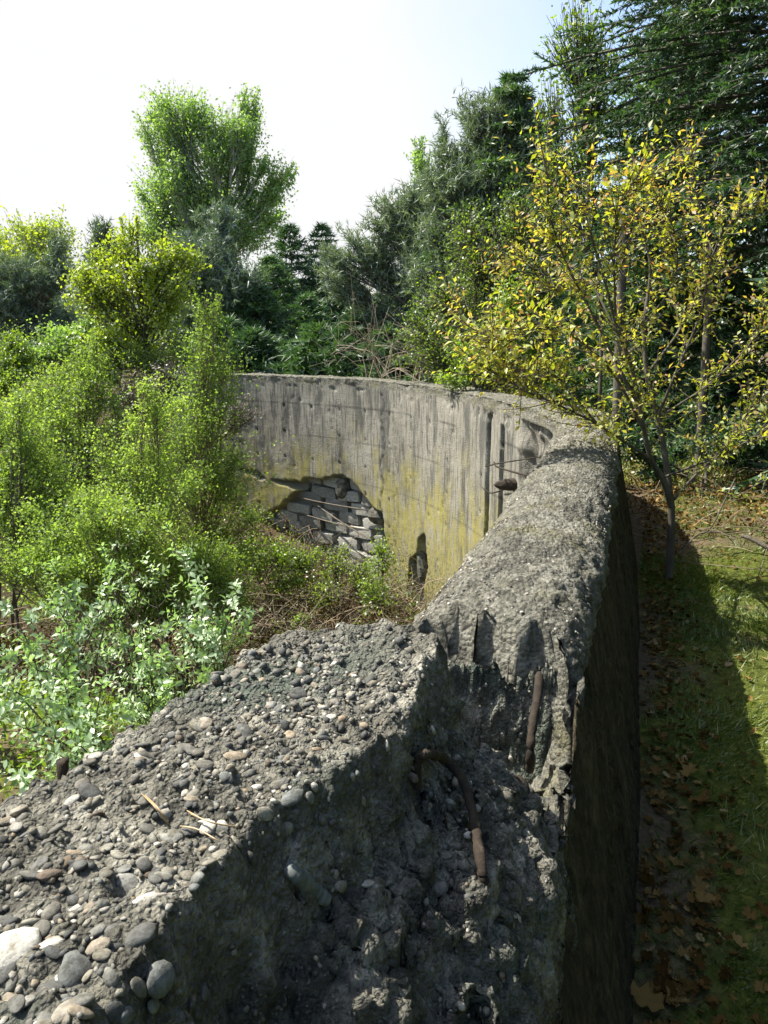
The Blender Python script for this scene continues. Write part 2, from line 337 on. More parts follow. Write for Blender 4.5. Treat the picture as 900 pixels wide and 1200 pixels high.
def pebble_mat():
    m, t, N, Lk = newmat('pebble_stone')
    a = N('ShaderNodeAttribute', attribute_name='v'); oi = N('ShaderNodeObjectInfo'); tcn = N('ShaderNodeNewGeometry')
    sm = N('ShaderNodeMath', operation='ADD'); Lk(a.outputs['Fac'], sm.inputs[0]); Lk(oi.outputs['Random'], sm.inputs[1])
    fr = N('ShaderNodeMath', operation='FRACT'); Lk(sm.outputs[0], fr.inputs[0])
    r = ramp(N, [(0, (.05, .052, .05)), (.25, (.09, .09, .084)), (.42, (.14, .13, .105)), (.56, (.11, .118, .115)), (.72, (.20, .19, .155)), (.8, (.10, .074, .056)), (.81, (.22, .175, .12)), (.87, (.19, .187, .17)), (.94, (.30, .285, .25)), (1, (.48, .46, .41))]); Lk(fr.outputs[0], r.inputs[0])
    n = N('ShaderNodeTexNoise', Scale=75., Detail=7., Roughness=.75); Lk(tcn.outputs['Position'], n.inputs['Vector'])
    r2 = ramp(N, [(.36, (.6, .56, .46)), (.5, (1.15, 1.13, 1.06)), (.64, (1.7, 1.68, 1.6))]); Lk(n.outputs['Fac'], r2.inputs[0])
    mu = N('ShaderNodeMix', data_type='RGBA', blend_type='MULTIPLY'); mu.inputs[0].default_value = 1; Lk(r.outputs[0], mu.inputs[6]); Lk(r2.outputs[0], mu.inputs[7])
    b = N('ShaderNodeBump', Strength=.9, Distance=.004); Lk(n.outputs['Fac'], b.inputs['Height'])
    p = N('ShaderNodeBsdfPrincipled', Roughness=.75); p.inputs['Specular IOR Level'].default_value = .3
    Lk(mu.outputs[2], p.inputs['Base Color']); Lk(b.outputs[0], p.inputs['Normal'])
    o = N('ShaderNodeOutputMaterial'); Lk(p.outputs[0], o.inputs[0]); return m
M_peb = pebble_mat()

def ground_mat():
    m, t, N, Lk = newmat('mossy_soil')
    tcn = N('ShaderNodeTexCoord'); a = N('ShaderNodeAttribute', attribute_name='v')
    n1 = N('ShaderNodeTexNoise', Scale=.9, Detail=8., Roughness=.7); n2 = N('ShaderNodeTexNoise', Scale=26., Detail=6., Roughness=.7)
    for q in (n1, n2): Lk(tcn.outputs['Object'], q.inputs['Vector'])
    soil = ramp(N, [(.3, (.05, .036, .022)), (.6, (.15, .11, .07)), (.8, (.24, .19, .13))]); Lk(n2.outputs['Fac'], soil.inputs[0])
    moss = ramp(N, [(.3, (.03, .042, .008)), (.55, (.085, .10, .018)), (.75, (.19, .19, .035))]); Lk(n2.outputs['Fac'], moss.inputs[0])
    f = ramp(N, [(.42, (0, 0, 0)), (.55, (1, 1, 1))])
    ad = N('ShaderNodeMath', operation='ADD'); Lk(n1.outputs['Fac'], ad.inputs[0]); Lk(a.outputs['Fac'], ad.inputs[1])
    Lk(ad.outputs[0], f.inputs[0])
    mx = N('ShaderNodeMix', data_type='RGBA'); Lk(f.outputs[0], mx.inputs[0]); Lk(soil.outputs[0], mx.inputs[6]); Lk(moss.outputs[0], mx.inputs[7])
    b = N('ShaderNodeBump', Strength=.8, Distance=.03); Lk(n2.outputs['Fac'], b.inputs['Height'])
    p = N('ShaderNodeBsdfPrincipled', Roughness=.95); p.inputs['Specular IOR Level'].default_value = .15
    Lk(mx.outputs[2], p.inputs['Base Color']); Lk(b.outputs[0], p.inputs['Normal'])
    o = N('ShaderNodeOutputMaterial'); Lk(p.outputs[0], o.inputs[0]); return m
M_ground = ground_mat()

# ------------------------------------------------------------------ wall path (inner top edge), z of wall top = -0.8
WT = -.8; THK = .47
PATH = curve3([(-1.2, -2.0, 0), (-.83, -.8, 0), (-.26, 1.0, 0), (.07, 2.06, 0), (.33, 2.84, 0), (.67, 3.94, 0), (1.05, 5.2, 0), (1.43, 6.55, 0), (1.6, 7.6, 0),
               (1.53, 8.7, 0), (1.35, 9.7, 0), (.9, 11.4, 0), (.3, 12.8, 0), (-.6, 13.9, 0), (-2.0, 14.9, 0), (-3.2, 15.45, 0), (-4.4, 15.9, 0)], 3000)[:, :2]
_ds = np.r_[0, np.cumsum(np.linalg.norm(np.diff(PATH, axis=0), axis=1))]
def path_at(s):
    p = np.stack([np.interp(s, _ds, PATH[:, 0]), np.interp(s, _ds, PATH[:, 1])], -1)
    e = .05; q = np.stack([np.interp(s + e, _ds, PATH[:, 0]) - np.interp(s - e, _ds, PATH[:, 0]), np.interp(s + e, _ds, PATH[:, 1]) - np.interp(s - e, _ds, PATH[:, 1])], -1)
    q = unit(q); return p, np.stack([q[..., 1], -q[..., 0]], -1)      # position, outward normal (right of travel)
def s_of_y(y): return float(np.interp(y, PATH[:, 1], _ds))
def face_sz(px, py):
    """where a sight line meets the far inner face, as (length, height)"""
    r = ray(px, py); m = _ds > s_of_y(7.8); c = PATH[m, 0] * r[1] - PATH[m, 1] * r[0]
    i = np.where(np.sign(c[:-1]) != np.sign(c[1:]))[0]
    i = i[0] if len(i) else np.argmin(np.abs(c)); p = PATH[m][i]; return float(_ds[m][i]), float(p[1] / r[1] * r[2])

def poly_sd(P, poly):
    """signed distance to polygon, negative inside"""
    poly = np.asarray(poly, float); d = np.full(len(P), 1e9); ins = np.zeros(len(P), bool)
    for a, b in zip(poly, np.roll(poly, -1, 0)):
        e = b - a; w = P - a; t = np.clip((w @ e) / (e @ e), 0, 1); d = np.minimum(d, np.linalg.norm(w - t[:, None] * e, axis=1))
        c = ((a[1] <= P[:, 1]) & (b[1] > P[:, 1])) | ((b[1] <= P[:, 1]) & (a[1] > P[:, 1]))
        xi = a[0] + (P[:, 1] - a[1]) / np.where(b[1] != a[1], b[1] - a[1], 1) * e[0]; ins ^= c & (P[:, 0] < xi)
    return np.where(ins, -d, d)

# ------------------------------------------------------------------ terrain height
def dist_path(P):
    """signed distance to inner edge of wall path: >0 outside (right / behind), <0 pit side; coarse"""
    pts = PATH[::12]; tg = np.gradient(pts, axis=0); out = np.zeros(len(P))
    for i in range(0, len(P), 20000):
        q = P[i:i + 20000]; D = ((q[:, None] - pts[None]) ** 2).sum(-1); k = D.argmin(1)
        w = q - pts[k]; sgn = tg[k, 1] * w[:, 0] - tg[k, 0] * w[:, 1]; out[i:i + 20000] = np.sqrt(D[np.arange(len(q)), k]) * np.sign(sgn)
    return out
def terrain(x, y):
    P = np.stack([x, y], -1); d = dist_path(P); Z3 = v3(x, y, x * 0)
    outz = -1.7 + .12 * sstep(1.2, 6, x - .317 * y) + .55 * sstep(9, 14, y) + .5 * sstep(14, 40, y)
    outz = outz - .0 + .10 * fbm(Z3, .6, 4, 5) + .02 * fbm(Z3, 5, 3, 6)
    bowl = sstep(6.8, 2.2, np.sqrt((x + 1.3) ** 2 + (y - 11) ** 2))
    base = -2.45 + 1.0 * sstep(-5, -12, x) + .9 * sstep(13, 24, y)
    inz = base * (1 - bowl) + -4.55 * bowl + .22 * fbm(Z3, .5, 4, 7) + .05 * fbm(Z3, 3, 3, 8)
    f = sstep(.40, .455, d)
    # beyond the left end of the wall both levels meet
    g = sstep(-5.5, -9, x); lev = -1.35 + .15 * fbm(Z3, .4, 3, 9)
    h = inz * (1 - f) + outz * f
    far = sstep(14.5, 17, y) * sstep(-3.6, -5.2, x)
    return h * (1 - far) + lev * far
def ax(a, b, fine0, fine1, fs, grow):
    v = [fine0]
    while v[-1] < fine1: v.append(v[-1] + fs)
    st = fs
    while v[-1] < b: st *= grow; v.append(v[-1] + st)
    lo = []; st = fs; c = fine0
    while c > a: st *= grow; c -= st; lo.append(c)
    return np.array(lo[::-1] + v)
gx = ax(-500, 500, -4, 4.5, .085, 1.14); gy = ax(-120, 900, 0, 17, .085, 1.14)
X, Y = np.meshgrid(gx, gy); Zt = terrain(X.ravel(), Y.ravel())
_gq = X.ravel() - .317 * Y.ravel()
mossy = np.where(_gq > 0, .04 + .08 * sstep(.15, .45, _gq) - .05 * sstep(.3, .1, _gq) - .16 * sstep(5.0, 6.6, Y.ravel()), -.06)
put('ground', v3(X.ravel(), Y.ravel(), Zt), grid_faces(len(gy), len(gx)), M_ground, attr={'v': mossy}, kind='structure')
def gz(x, y): return terrain(np.atleast_1d(np.asarray(x, float)), np.atleast_1d(np.asarray(y, float)))

# ------------------------------------------------------------------ the ring wall (swept profile)
wall = thing('concrete_wall', 'long grey concrete ring wall with a broken crest, curving left around the hollow', 'wall', (0, 0, 0))
sA = s_of_y(-1.2); sB = s_of_y(7.6); ss = np.r_[np.arange(sA, sB, .016), np.arange(sB, _ds[-1] - .1, .028)]
NO, NT, NI = 56, 60, 140
P0, NRM = path_at(ss); ns = len(ss); Yc = P0[:, 1]
rnd = 1 - sstep(7.0, 8.2, Yc) ; far = 1 - rnd
# profile rows
off = np.zeros((ns, NO + NT + NI)); zz = np.zeros_like(off); zone = np.zeros_like(off)
t = np.linspace(0, 1, NO)[None]; top_e = WT - .15 * (1 - sstep(1.55, 1.85, Yc[:, None]))
off[:, :NO] = THK + .235 * (1 - t); zz[:, :NO] = -1.95 + t * (top_e - .04 + 1.95)
phi = np.linspace(0, pi, NT)[None]
rx = THK / 2 * np.sign(np.cos(phi)) * np.abs(np.cos(phi)) ** .85; ro = THK / 2 + rx; rz = WT - .05 + .17 * np.sin(phi) ** .9
fo = THK / 2 + THK / 2 * np.clip(np.cos(phi) * 1.35, -1, 1); fz = WT - .03 + .03 * np.sin(phi) ** .3
off[:, NO:NO + NT] = ro * rnd[:, None] + fo * far[:, None]; zz[:, NO:NO + NT] = rz * rnd[:, None] + fz * far[:, None]
t = np.linspace(0.004, 1, NI)[None]; off[:, NO + NT:] = 0; zz[:, NO + NT:] = WT - .04 - t * 4.0
zone[:, :NO] = 0; zone[:, NO:NO + NT] = 1; zone[:, NO + NT:] = 2
# transition of zone near the edges
zone[:, NO:NO + 3] = [.4, .7, 1]; zone[:, NO + NT:NO + NT + 6] = [1.1, 1.2, 1.4, 1.6, 1.8, 2]
SS = np.repeat(ss[:, None], off.shape[1], 1)
Q = v3(SS.ravel(), zz.ravel() * 1., off.ravel())
n_big = fbm(Q, 2.2, 4, 21).reshape(off.shape); n_mid = fbm(Q, 9, 4, 22, .6).reshape(off.shape); n_fine = fbm(Q, 38, 3, 23, .6).reshape(off.shape)
w1, _ = worley(Q, 55, 31); w1 = w1.reshape(off.shape)
# broken away top of the near stretch (left of the rounded crest's near end)
jag = s_of_y(1.95) + .07 * fbm(v3(off.ravel() * 1.0, off.ravel() * 0, off.ravel() * 0), 9, 3, 41).reshape(off.shape) - .12 * (off - .2)
cut = (1 - sstep(-.05, .03, SS - jag + .05 * n_mid + .03 * n_fine)) * (np.abs(zone - 1) < .9)
inn = (1 - sstep(-.03, .03, SS - jag)) * (zone > 1.5)
edge = sstep(0, .12, THK - off)          # 0 at the outer rim
zz = zz - cut * (.20 + .22 * edge + .16 * n_mid + .12 * n_big + .05 * n_fine)
rim = sstep(-1.15, -.84, zz) * (zone < .5); 
off = off - rim * cut * 0
disp = np.where(zone < .9, .010 * n_big + .010 * n_mid + .004 * n_fine,
       np.where(zone < 1.2, .030 * n_big + .024 * n_mid + .018 * n_fine - .012 * (w1 - .5), .008 * n_big + .006 * n_mid + .003 * n_fine))
# layered scaly crust on the rounded crest
scal = np.abs(((SS * 9 + 3.5 * n_big + 1.2 * off) % 1) - .5) * 2
disp = disp + np.where(np.abs(zone - 1) < .3, rnd[:, None] * sstep(2.6, 5, Yc)[:, None] * .022 * (scal - .5), 0)
ts_ = np.linspace(0, 1, off.shape[1])
# normals of profile in (off,z)
do = np.gradient(off, axis=1); dz = np.gradient(zz, axis=1); ln = np.sqrt(do ** 2 + dz ** 2) + 1e-6
no, nz = dz / ln, -do / ln       # outward-ish
zface = zone >= 1.7
# hollows on the inner face of the far wall
hollow = np.zeros_like(off); joint = np.zeros_like(off)
m = (zface & (Yc[:, None] > 7)).ravel(); FP = np.stack([SS.ravel()[m], zz.ravel()[m]], -1)
nn = .05 * fbm(v3(FP[:, 0], FP[:, 1], FP[:, 0] * 0), 5, 4, 51, .6)
arch = [face_sz(*q) for q in [(262, 545), (300, 553), (312, 562), (352, 566), (356, 561), (376, 563), (400, 558), (412, 563), (424, 580), (437, 596), (448, 602), (452, 640), (440, 760), (300, 800), (240, 740), (285, 640), (308, 605), (330, 592), (349, 575), (318, 563), (290, 556)]]
slot = [face_sz(*q) for q in [(490, 632), (498, 625), (501, 665), (496, 690), (494, 716), (482, 714), (478, 690), (480, 655), (488, 650)]]
sd1 = poly_sd(FP, arch) + nn; sd2 = poly_sd(FP, slot) + nn * .6
h1 = sstep(.02, -.05, sd1); h2 = sstep(.015, -.03, sd2)
rub = fbm(v3(FP[:, 0], FP[:, 1], FP[:, 1] * 0), 2.2, 3, 61, .45); lay = np.abs(((FP[:, 1] + .22 * (FP[:, 0] - 14) + .05 * rub) * 5.2) % 1 - .5) * 2
blk = np.abs(((FP[:, 0] + .3 * np.floor((FP[:, 1] + .22 * (FP[:, 0] - 14)) * 5.2)) * 1.6 + .15 * rub) % 1 - .5) * 2
rv = (FP[:, 1] + .16 * (FP[:, 0] - 14) - .03 * (FP[:, 0] - 14) ** 2 + .03 * rub) * 4.6; ru = (FP[:, 0] + .04 * rub) * 1.7 + .5 * np.floor(rv); bh = _h(np.floor(ru).astype(np.int64), np.floor(rv).astype(np.int64), np.zeros(len(rv), np.int64), 3)
jr = np.minimum(np.abs(rv % 1 - .5) * -1 + .5, (np.abs(ru % 1 - .5) * -1 + .5) * 2.4); mort = sstep(.10, .03, jr)
dep = h1 * (.27 - .02 * rub + .03 * fbm(v3(FP[:, 0], FP[:, 1], FP[:, 1] * 0), 14, 3, 62, .6)) + h2 * (.22 + .08 * rub)
hd = np.zeros(off.size); hd[m] = dep; hd = hd.reshape(off.shape)
hh = np.zeros(off.size); hh[m] = np.maximum(h1, h2 * .7); hollow = hh.reshape(off.shape)
jj = np.zeros(off.size); jl = mort * h1 * .2
# vertical joints and the deep groove
def vline(px, w, top, bot, depth, dark=1., wob=.0):
    global hd
    s0, _ = face_sz(px, 560); zt = face_sz(px, top)[1]; zb = face_sz(px, bot)[1]
    d = np.abs(FP[:, 0] - s0 - wob * nn * 4); k = sstep(w, w * .45, d) * (FP[:, 1] < zt) * (FP[:, 1] > zb); return k * depth, k * dark
dd = 0; kk = jl
for a in [(571, .075, 486, 760, .2, 1.), (587, .07, 500, 760, .16, 1.), (447, .03, 462, 640, .02, .5, 1.), (463, .02, 470, 640, .01, .35, 1.), (396, .015, 470, 560, .008, .4, 1.5), (341, .015, 460, 560, .006, .3, 1.5), (520, .015, 470, 600, .006, .25, 1.)]:
    q, w_ = vline(*a); dd = dd + q; kk = np.maximum(kk, w_)
sl, sr = face_sz(640, 520)[0], face_sz(611, 520)[0]; cz = sstep(sr + .12, sr - .1, FP[:, 0] + 2 * nn) * sstep(sl - .4, sl + .2, FP[:, 0]) * sstep(-2.2, -1.7, FP[:, 1] + 4 * nn)
dd = dd + cz * (.10 + .14 * fbm(v3(FP[:, 0], FP[:, 1], FP[:, 0] * 0), 4, 4, 91, .6)); kk = np.maximum(kk, cz * .5 * (fbm(v3(FP[:, 0], FP[:, 1], FP[:, 0] * 0), 5, 3, 92) > 0))
# horizontal hairline cracks / pour lines
for (za, sl, w_, st_) in ((-1.28, 0, .010, .6), (-1.95, .02, .009, .45), (-2.6, 0, .010, .3)):
    d = np.abs(FP[:, 1] - za - sl * (FP[:, 0] - 13) - .25 * nn); kk = np.maximum(kk, sstep(w_ * 1.6, w_ * .5, d) * st_ * (vnoise(v3(FP[:, 0] * 1.3, FP[:, 1], FP[:, 1] * 0), 77) > .35))
# rough spalls under the top edge
sp = sstep(.08, .3, fbm(v3(FP[:, 0], FP[:, 1], FP[:, 0] * 0), 6.5, 4, 81, .65) + .5 * sstep(-1.2, -.84, FP[:, 1]) - .36); dd = dd + .022 * sp
# form-tie holes
gxh = (FP[:, 0] * 1.55) % 1 - .5; gzh = (FP[:, 1] * 2.1 + .3) % 1 - .5; ok = vnoise(v3(np.floor(FP[:, 0] * 1.55) * 3.3, np.floor(FP[:, 1] * 2.1 + .3) * 5.1, FP[:, 0] * 0), 5) > .35
rr = np.sqrt((gxh / 1.55) ** 2 + (gzh / 2.1) ** 2); kk = np.maximum(kk, sstep(.03, .015, rr) * ok); dd = dd + .03 * sstep(.03, .015, rr) * ok
hd = hd.ravel(); hd[m] += dd; hd = hd.reshape(off.shape); jj[m] = kk; joint = jj.reshape(off.shape)
# pitted outer face
pit = sstep(.05, .3, n_mid) * sstep(.0, .4, n_fine + .3) * (zone < .6) * .018
offd = off + no * disp - pit + hd * (zone >= 1.1); zzd = zz + nz * disp
VX = P0[:, 0][:, None] + NRM[:, 0][:, None] * offd; VY = P0[:, 1][:, None] + NRM[:, 1][:, None] * offd
NC = off.shape[1]; GF = grid_faces(ns, NC).reshape(ns - 1, NC - 1, 4); nearc = Yc[:-1] < 7.4; r0_ = NO + NT + 14
fA = GF[:, :r0_].reshape(-1, 4); fB = GF[~nearc][:, r0_:].reshape(-1, 4); fC = []
ii = np.where(nearc)[0]
for a_, b_ in ((r0_, r0_ + 20), (r0_ + 20, r0_ + 60), (r0_ + 60, NC - 1)): fC.append(np.stack([ii * NC + a_, ii * NC + b_, (ii + 1) * NC + b_, (ii + 1) * NC + a_], -1))
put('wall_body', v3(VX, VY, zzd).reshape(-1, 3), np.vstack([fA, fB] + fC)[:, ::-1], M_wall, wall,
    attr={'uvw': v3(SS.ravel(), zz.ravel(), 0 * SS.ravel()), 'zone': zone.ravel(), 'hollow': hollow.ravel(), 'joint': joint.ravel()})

# ------------------------------------------------------------------ near broken block (fine height field)
BP = [(-2.0, -.6), (-1.25, .2), (-.82, .56), (-.475, .86), (-.35, 1.07), (-.31, 1.25), (-.205, 1.43), (-.03, 1.5), (.09, 1.41), (.05, 1.25), (0, 1.13), (-.06, .98), (-.12, .87),
      (-.17, .76), (-.215, .67), (-.26, .5), (-.42, .2), (-.62, -.6)]
def near_h(x, y, fine=True):
    P2 = np.stack([x, y], -1); P3 = v3(x, y, x * 0)
    w = .05 * fbm(P3, 7, 4, 101, .6); d = poly_sd(P2, BP) + w
    q = x - .317 * y                                 # distance across the wall
    plate = -.55 + .03 * fbm(P3, 3.2, 3, 102) + .05 * np.clip(x + .1, -.6, .2) - .03 * sstep(.6, 1.5, y)
    side = (x - (-.35)) - .42 * (y - .9)             # >0 outer side, <0 pit side
    right = sstep(-.12, .10, side)
    dp = np.maximum(d, 0)
    drop_r = .10 * sstep(0, .065, dp) + 1.12 * np.maximum(dp - .01, 0) + .045 * fbm(P3, 6, 4, 103, .6) * sstep(0, .08, dp)
    drop_l = 4.5 * dp
    z = plate - (drop_r * right + drop_l * (1 - right))
    z = z - .06 * sstep(1.30, 1.62, y + .2 * x) * sstep(.0, .08, dp)      # pocket at the far end
    yb = 1.83 + .035 * fbm(P3, 5, 3, 108) - .12 * (q + .2)
    br = -.80 - 5.5 * np.maximum(yb - y, 0) - 6 * np.maximum(y - yb, 0) - 5 * np.maximum(np.abs(q + .34) - .20, 0) + .05 * fbm(P3, 9, 4, 109, .6)
    z = np.where(y > 1.4, np.maximum(z, br), z)
    rel = .010 * fbm(P3, 24, 3, 104, .6) + .012 * fbm(P3, 60, 2, 105)
    z = z + rel * (1 + 1.4 * sstep(0, .05, dp))
    zf = -1.7 - (q - .105) / .2444
    z = np.minimum(z, zf); q0 = -.055 + .05 * fbm(P3, 5, 4, 107, .6) - .04 * sstep(1.1, 1.6, y); z = np.where(q > q0, z - 14 * (q - q0), z)
    return np.maximum(z, -2.9)
def near_hit(px, py, lift=0.):
    r = ray(px, py); tt = np.linspace(.4, 4, 6000); P = tt[:, None] * r; h = near_h(P[:, 0], P[:, 1]) + lift
    k = np.argmax(P[:, 2] < h); return P[k]
cracks = [np.array([near_hit(*p) for p in c]) for c in ([(532, 1020), (520, 1042), (497, 1062), (478, 1085), (468, 1110), (456, 1135), (452, 1175), (440, 1199)], [(350, 1040), (365, 1062), (390, 1085), (398, 1110)], [(486, 885), (487, 930), (498, 960)])]
hole = near_hit(262, 1092); hook_pit = near_hit(492, 915)
xs = np.arange(-1.25, .42, .005); ys = np.arange(.15, 2.02, .005); X, Y = np.meshgrid(xs, ys); x, y = X.ravel(), Y.ravel(); z = near_h(x, y)
def near_carve(x, y, z):
    P = np.stack([x, y], -1)
    for c, wd, dp in zip(cracks, (.007, .006, .014), (.05, .04, .05)):
        d = np.full(len(P), 9.)
        for a, b in zip(c[:-1, :2], c[1:, :2]):
            e = b - a; u = np.clip(((P - a) @ e) / (e @ e), 0, 1); d = np.minimum(d, np.linalg.norm(P - a - u[:, None] * e, axis=1))
        z = z - dp * sstep(wd, wd * .3, d + .003 * fbm(v3(x, y, x * 0), 40, 2, 9))
    for h_, rr_, dp in ((hole, .03, .05), (hook_pit, .04, .03)):
        z = z - dp * sstep(rr_, rr_ * .4, np.hypot(x - h_[0], y - h_[1]) + .01 * fbm(v3(x, y, x * 0), 30, 2, 19))
    return z
z = near_carve(x, y, z)
wob = v3(x, y, z * .7); wob = wob + .006 * np.stack([fbm(wob, 50, 2, 210 + k) for k in range(3)], -1)
wq, _ = worley(wob, 80, 201); wr, wi = worley(wob, 34, 205); wt_, wj = worley(wob, 17, 207); dpl = sstep(-.005, .06, poly_sd(np.stack([x, y], -1), BP))
z = z + .009 * (.5 - wq) + (.006 + .016 * dpl) * (.55 - wr) * (wi > .35) + .026 * dpl * (.5 - wt_) * (wj > .5)
VB = v3(x, y, z).reshape(len(ys), len(xs), 3); nb_ = unit(np.cross(np.gradient(VB, axis=1), np.gradient(VB, axis=0))).reshape(-1, 3)
stp = sstep(.75, .35, nb_[:, 2]) * (.12 + .88 * dpl); VB = VB.reshape(-1, 3); wb_, wbi = worley(VB + .01 * np.stack([fbm(VB, 30, 2, 230 + k) for k in range(3)], -1), 24, 240); wc_, _ = worley(VB, 60, 244)
VB = VB + nb_ * (stp * (.030 * (.55 - wb_) * (wbi > .3) + .014 * (.5 - wc_) + .03 * fbm(VB, 8, 4, 246, .6) + .008 * fbm(VB, 45, 2, 247)))[:, None]
put('broken_block', VB, grid_faces(len(ys), len(xs)), M_near, wall, label='broken raised block of pebbly concrete at the near end of the wall')

# pebbles bedded in the broken block: bodies by marching along sight-independent surface points
def ico(sub=1):
    import bmesh
    b = bmesh.new(); bmesh.ops.create_icosphere(b, subdivisions=sub, radius=1); V = np.array([v.co[:] for v in b.verts]); F = np.array([[v.index for v in f.verts] for f in b.faces]); b.free(); return V, F
I1, I2 = ico(1), ico(2)
OC = (np.array([[1, 0, 0], [-1, 0, 0], [0, 1, 0], [0, -1, 0], [0, 0, 1], [0, 0, -1.]]), np.array([[0, 2, 4], [2, 1, 4], [1, 3, 4], [3, 0, 4], [2, 0, 5], [1, 2, 5], [3, 1, 5], [0, 3, 5]]))
def surf_n(x, y):
    e = .006; a = near_h(x + e, y) - near_h(x - e, y); b = near_h(x, y + e) - near_h(x, y - e); return unit(v3(-a / (2 * e), -b / (2 * e), np.ones_like(x)))
peb_meshes = []
for k in range(10):
    V, F = I2; V = V * (1 + .34 * fbm(V + k * 7, 1.3, 3, 300 + k)[:, None]) * [1, 1, .8]; peb_meshes.append(mesh_np('pebble', V, F, M_peb, {'v': np.full(len(V), k * .1)}))
from mathutils import Matrix, Vector
def basis(n, ang):
    a = unit(np.cross(n, [0.3, .9, .1])); b = np.cross(n, a); return a * cos(ang) + b * sin(ang), -a * sin(ang) + b * cos(ang), n
def place_pebble(x, y, a, b, c, ang, sink, k, name='pebble'):
    n = surf_n(np.array([x]), np.array([y]))[0]; z = float(near_h(np.array([x]), np.array([y]))[0]); u, v, w = basis(n, ang)
    o = link(name, peb_meshes[k], wall); M = Matrix([[u[i] * a, v[i] * b, w[i] * c, 0] for i in range(3)] + [[0, 0, 0, 1]])
    M.translation = Vector((x, y, z)) + Vector(n) * (c * sink); o.matrix_world = M; return o
# hand-placed larger pebbles seen in the photograph: px, py, length px, width px, shape
big = [(15, 1116, 92, 46, 9, 'pale cream rounded pebble at the left edge of the wall top'), (88, 1138, 52, 42, 1, None), (186, 1148, 54, 42, 2, None), (165, 1098, 52, 30, 6, None), (176, 1053, 54, 18, 3, None), (77, 1188, 42, 28, 5, None), (75, 1012, 26, 12, 7, None),
       (83, 940, 30, 14, 3, None), (97, 920, 26, 20, 6, None), (223, 942, 26, 12, 0, None), (217, 930, 13, 10, 8, 'small tan round pebble beside the dry needles'), (180, 880, 26, 10, 3, None), (308, 857, 26, 12, 6, None), (386, 842, 26, 12, 1, None), (343, 813, 24, 9, 9, None),
       (299, 833, 14, 9, 8, None), (232, 1030, 24, 22, 6, None), (330, 889, 16, 12, 2, None), (384, 806, 22, 9, 6, None), (230, 818, 16, 8, 2, None), (274, 803, 16, 8, 6, None), (330, 766, 22, 8, 4, None), (172, 848, 20, 14, 1, None), (146, 880, 18, 12, 3, None),
       (200, 862, 18, 10, 0, None), (8, 963, 22, 14, 9, None), (38, 974, 16, 8, 8, None), (67, 972, 10, 7, 1, None), (60, 1070, 34, 20, 6, None), (148, 1190, 30, 20, 2, None), (240, 1165, 22, 16, 3, None), (30, 1090, 22, 12, 5, None), (120, 1060, 20, 14, 2, None), (285, 1050, 18, 14, 1, None)]
for (px, py, lp, wp, k, lab) in big:
    h = near_hit(px, py); dd_ = np.linalg.norm(h); A = lp / 935 * dd_ / 2 * .7; B = wp / 935 * dd_ / 2 * .85
    o = place_pebble(h[0], h[1], A, B, B * .65, rng.uniform(-.25, .25) + 1.25, .15, k)
    if lab: o['label'] = lab
# scattered pebbles
n = 60000; xx = rng.uniform(-1.3, .36, n); yy = rng.uniform(.25, 1.85, n); P2 = np.stack([xx, yy], -1); d = poly_sd(P2, BP); q = xx - .317 * yy
zz_ = near_h(xx, yy); dens = np.where(d < 0, 1., .42) * (zz_ > -1.25) * (q < -.13) * (.35 + .65 * (fbm(v3(xx, yy, xx * 0), 6, 3, 401) > -.15))
dep_ = yy * CP - zz_ * SP; pxx = 450 + 935 * xx / dep_
keep = (rng.random(n) < dens * .42) & (pxx > -60) & (pxx < 700) ; xx, yy, d, zz_, dep_ = xx[keep], yy[keep], d[keep], zz_[keep], dep_[keep]
sz = .0026 * (1 + rng.pareto(2.1, len(xx)) * .8); sz = np.minimum(sz, .0068 + .004 * rng.random(len(xx))); spx = sz * 2 * 935 / dep_
order = np.argsort(-spx); ind = order[:264]; rest = order[264:17000]
for i in ind:
    place_pebble(xx[i], yy[i], sz[i] * rng.uniform(1.1, 1.7), sz[i], sz[i] * rng.uniform(.5, .75), rng.normal() * .6 + .2, rng.uniform(-.1, .45), int(rng.integers(10)))
def scatter_pebbles(x, y, z, n, sz, V0, F0, col):
    m_ = len(x); ang = rng.uniform(0, 2 * pi, m_); a = unit(np.cross(n, [[.3, .9, .1]])); b = np.cross(n, a)
    u = a * np.cos(ang)[:, None] + b * np.sin(ang)[:, None]; v = -a * np.sin(ang)[:, None] + b * np.cos(ang)[:, None]
    sa = sz * rng.uniform(1., 1.7, m_); sc = sz * rng.uniform(.45, .85, m_); jit = 1 + .18 * rng.normal(size=(m_, len(V0)))
    V = (v3(x, y, z) + n * (sc * rng.uniform(-.2, .6, m_))[:, None])[:, None] + (V0[None] * jit[..., None]) @ np.stack([u * sa[:, None], v * sz[:, None], n * sc[:, None]], 1)
    F = (F0[None] + (np.arange(m_) * len(V0))[:, None, None]).reshape(-1, 3); return V.reshape(-1, 3), F, np.repeat(col, len(V0))
x, y = xx[rest], yy[rest]; nn_ = surf_n(x, y)
mb = MB(); V, F, c = scatter_pebbles(x, y, near_h(x, y), nn_, sz[rest], I1[0], I1[1], rng.random(len(x))); mb.add(V, F, c)
mb.put('pebble_grit', M_peb, wall, kind='stuff', label='small pebbles and grit bedded in the broken concrete')
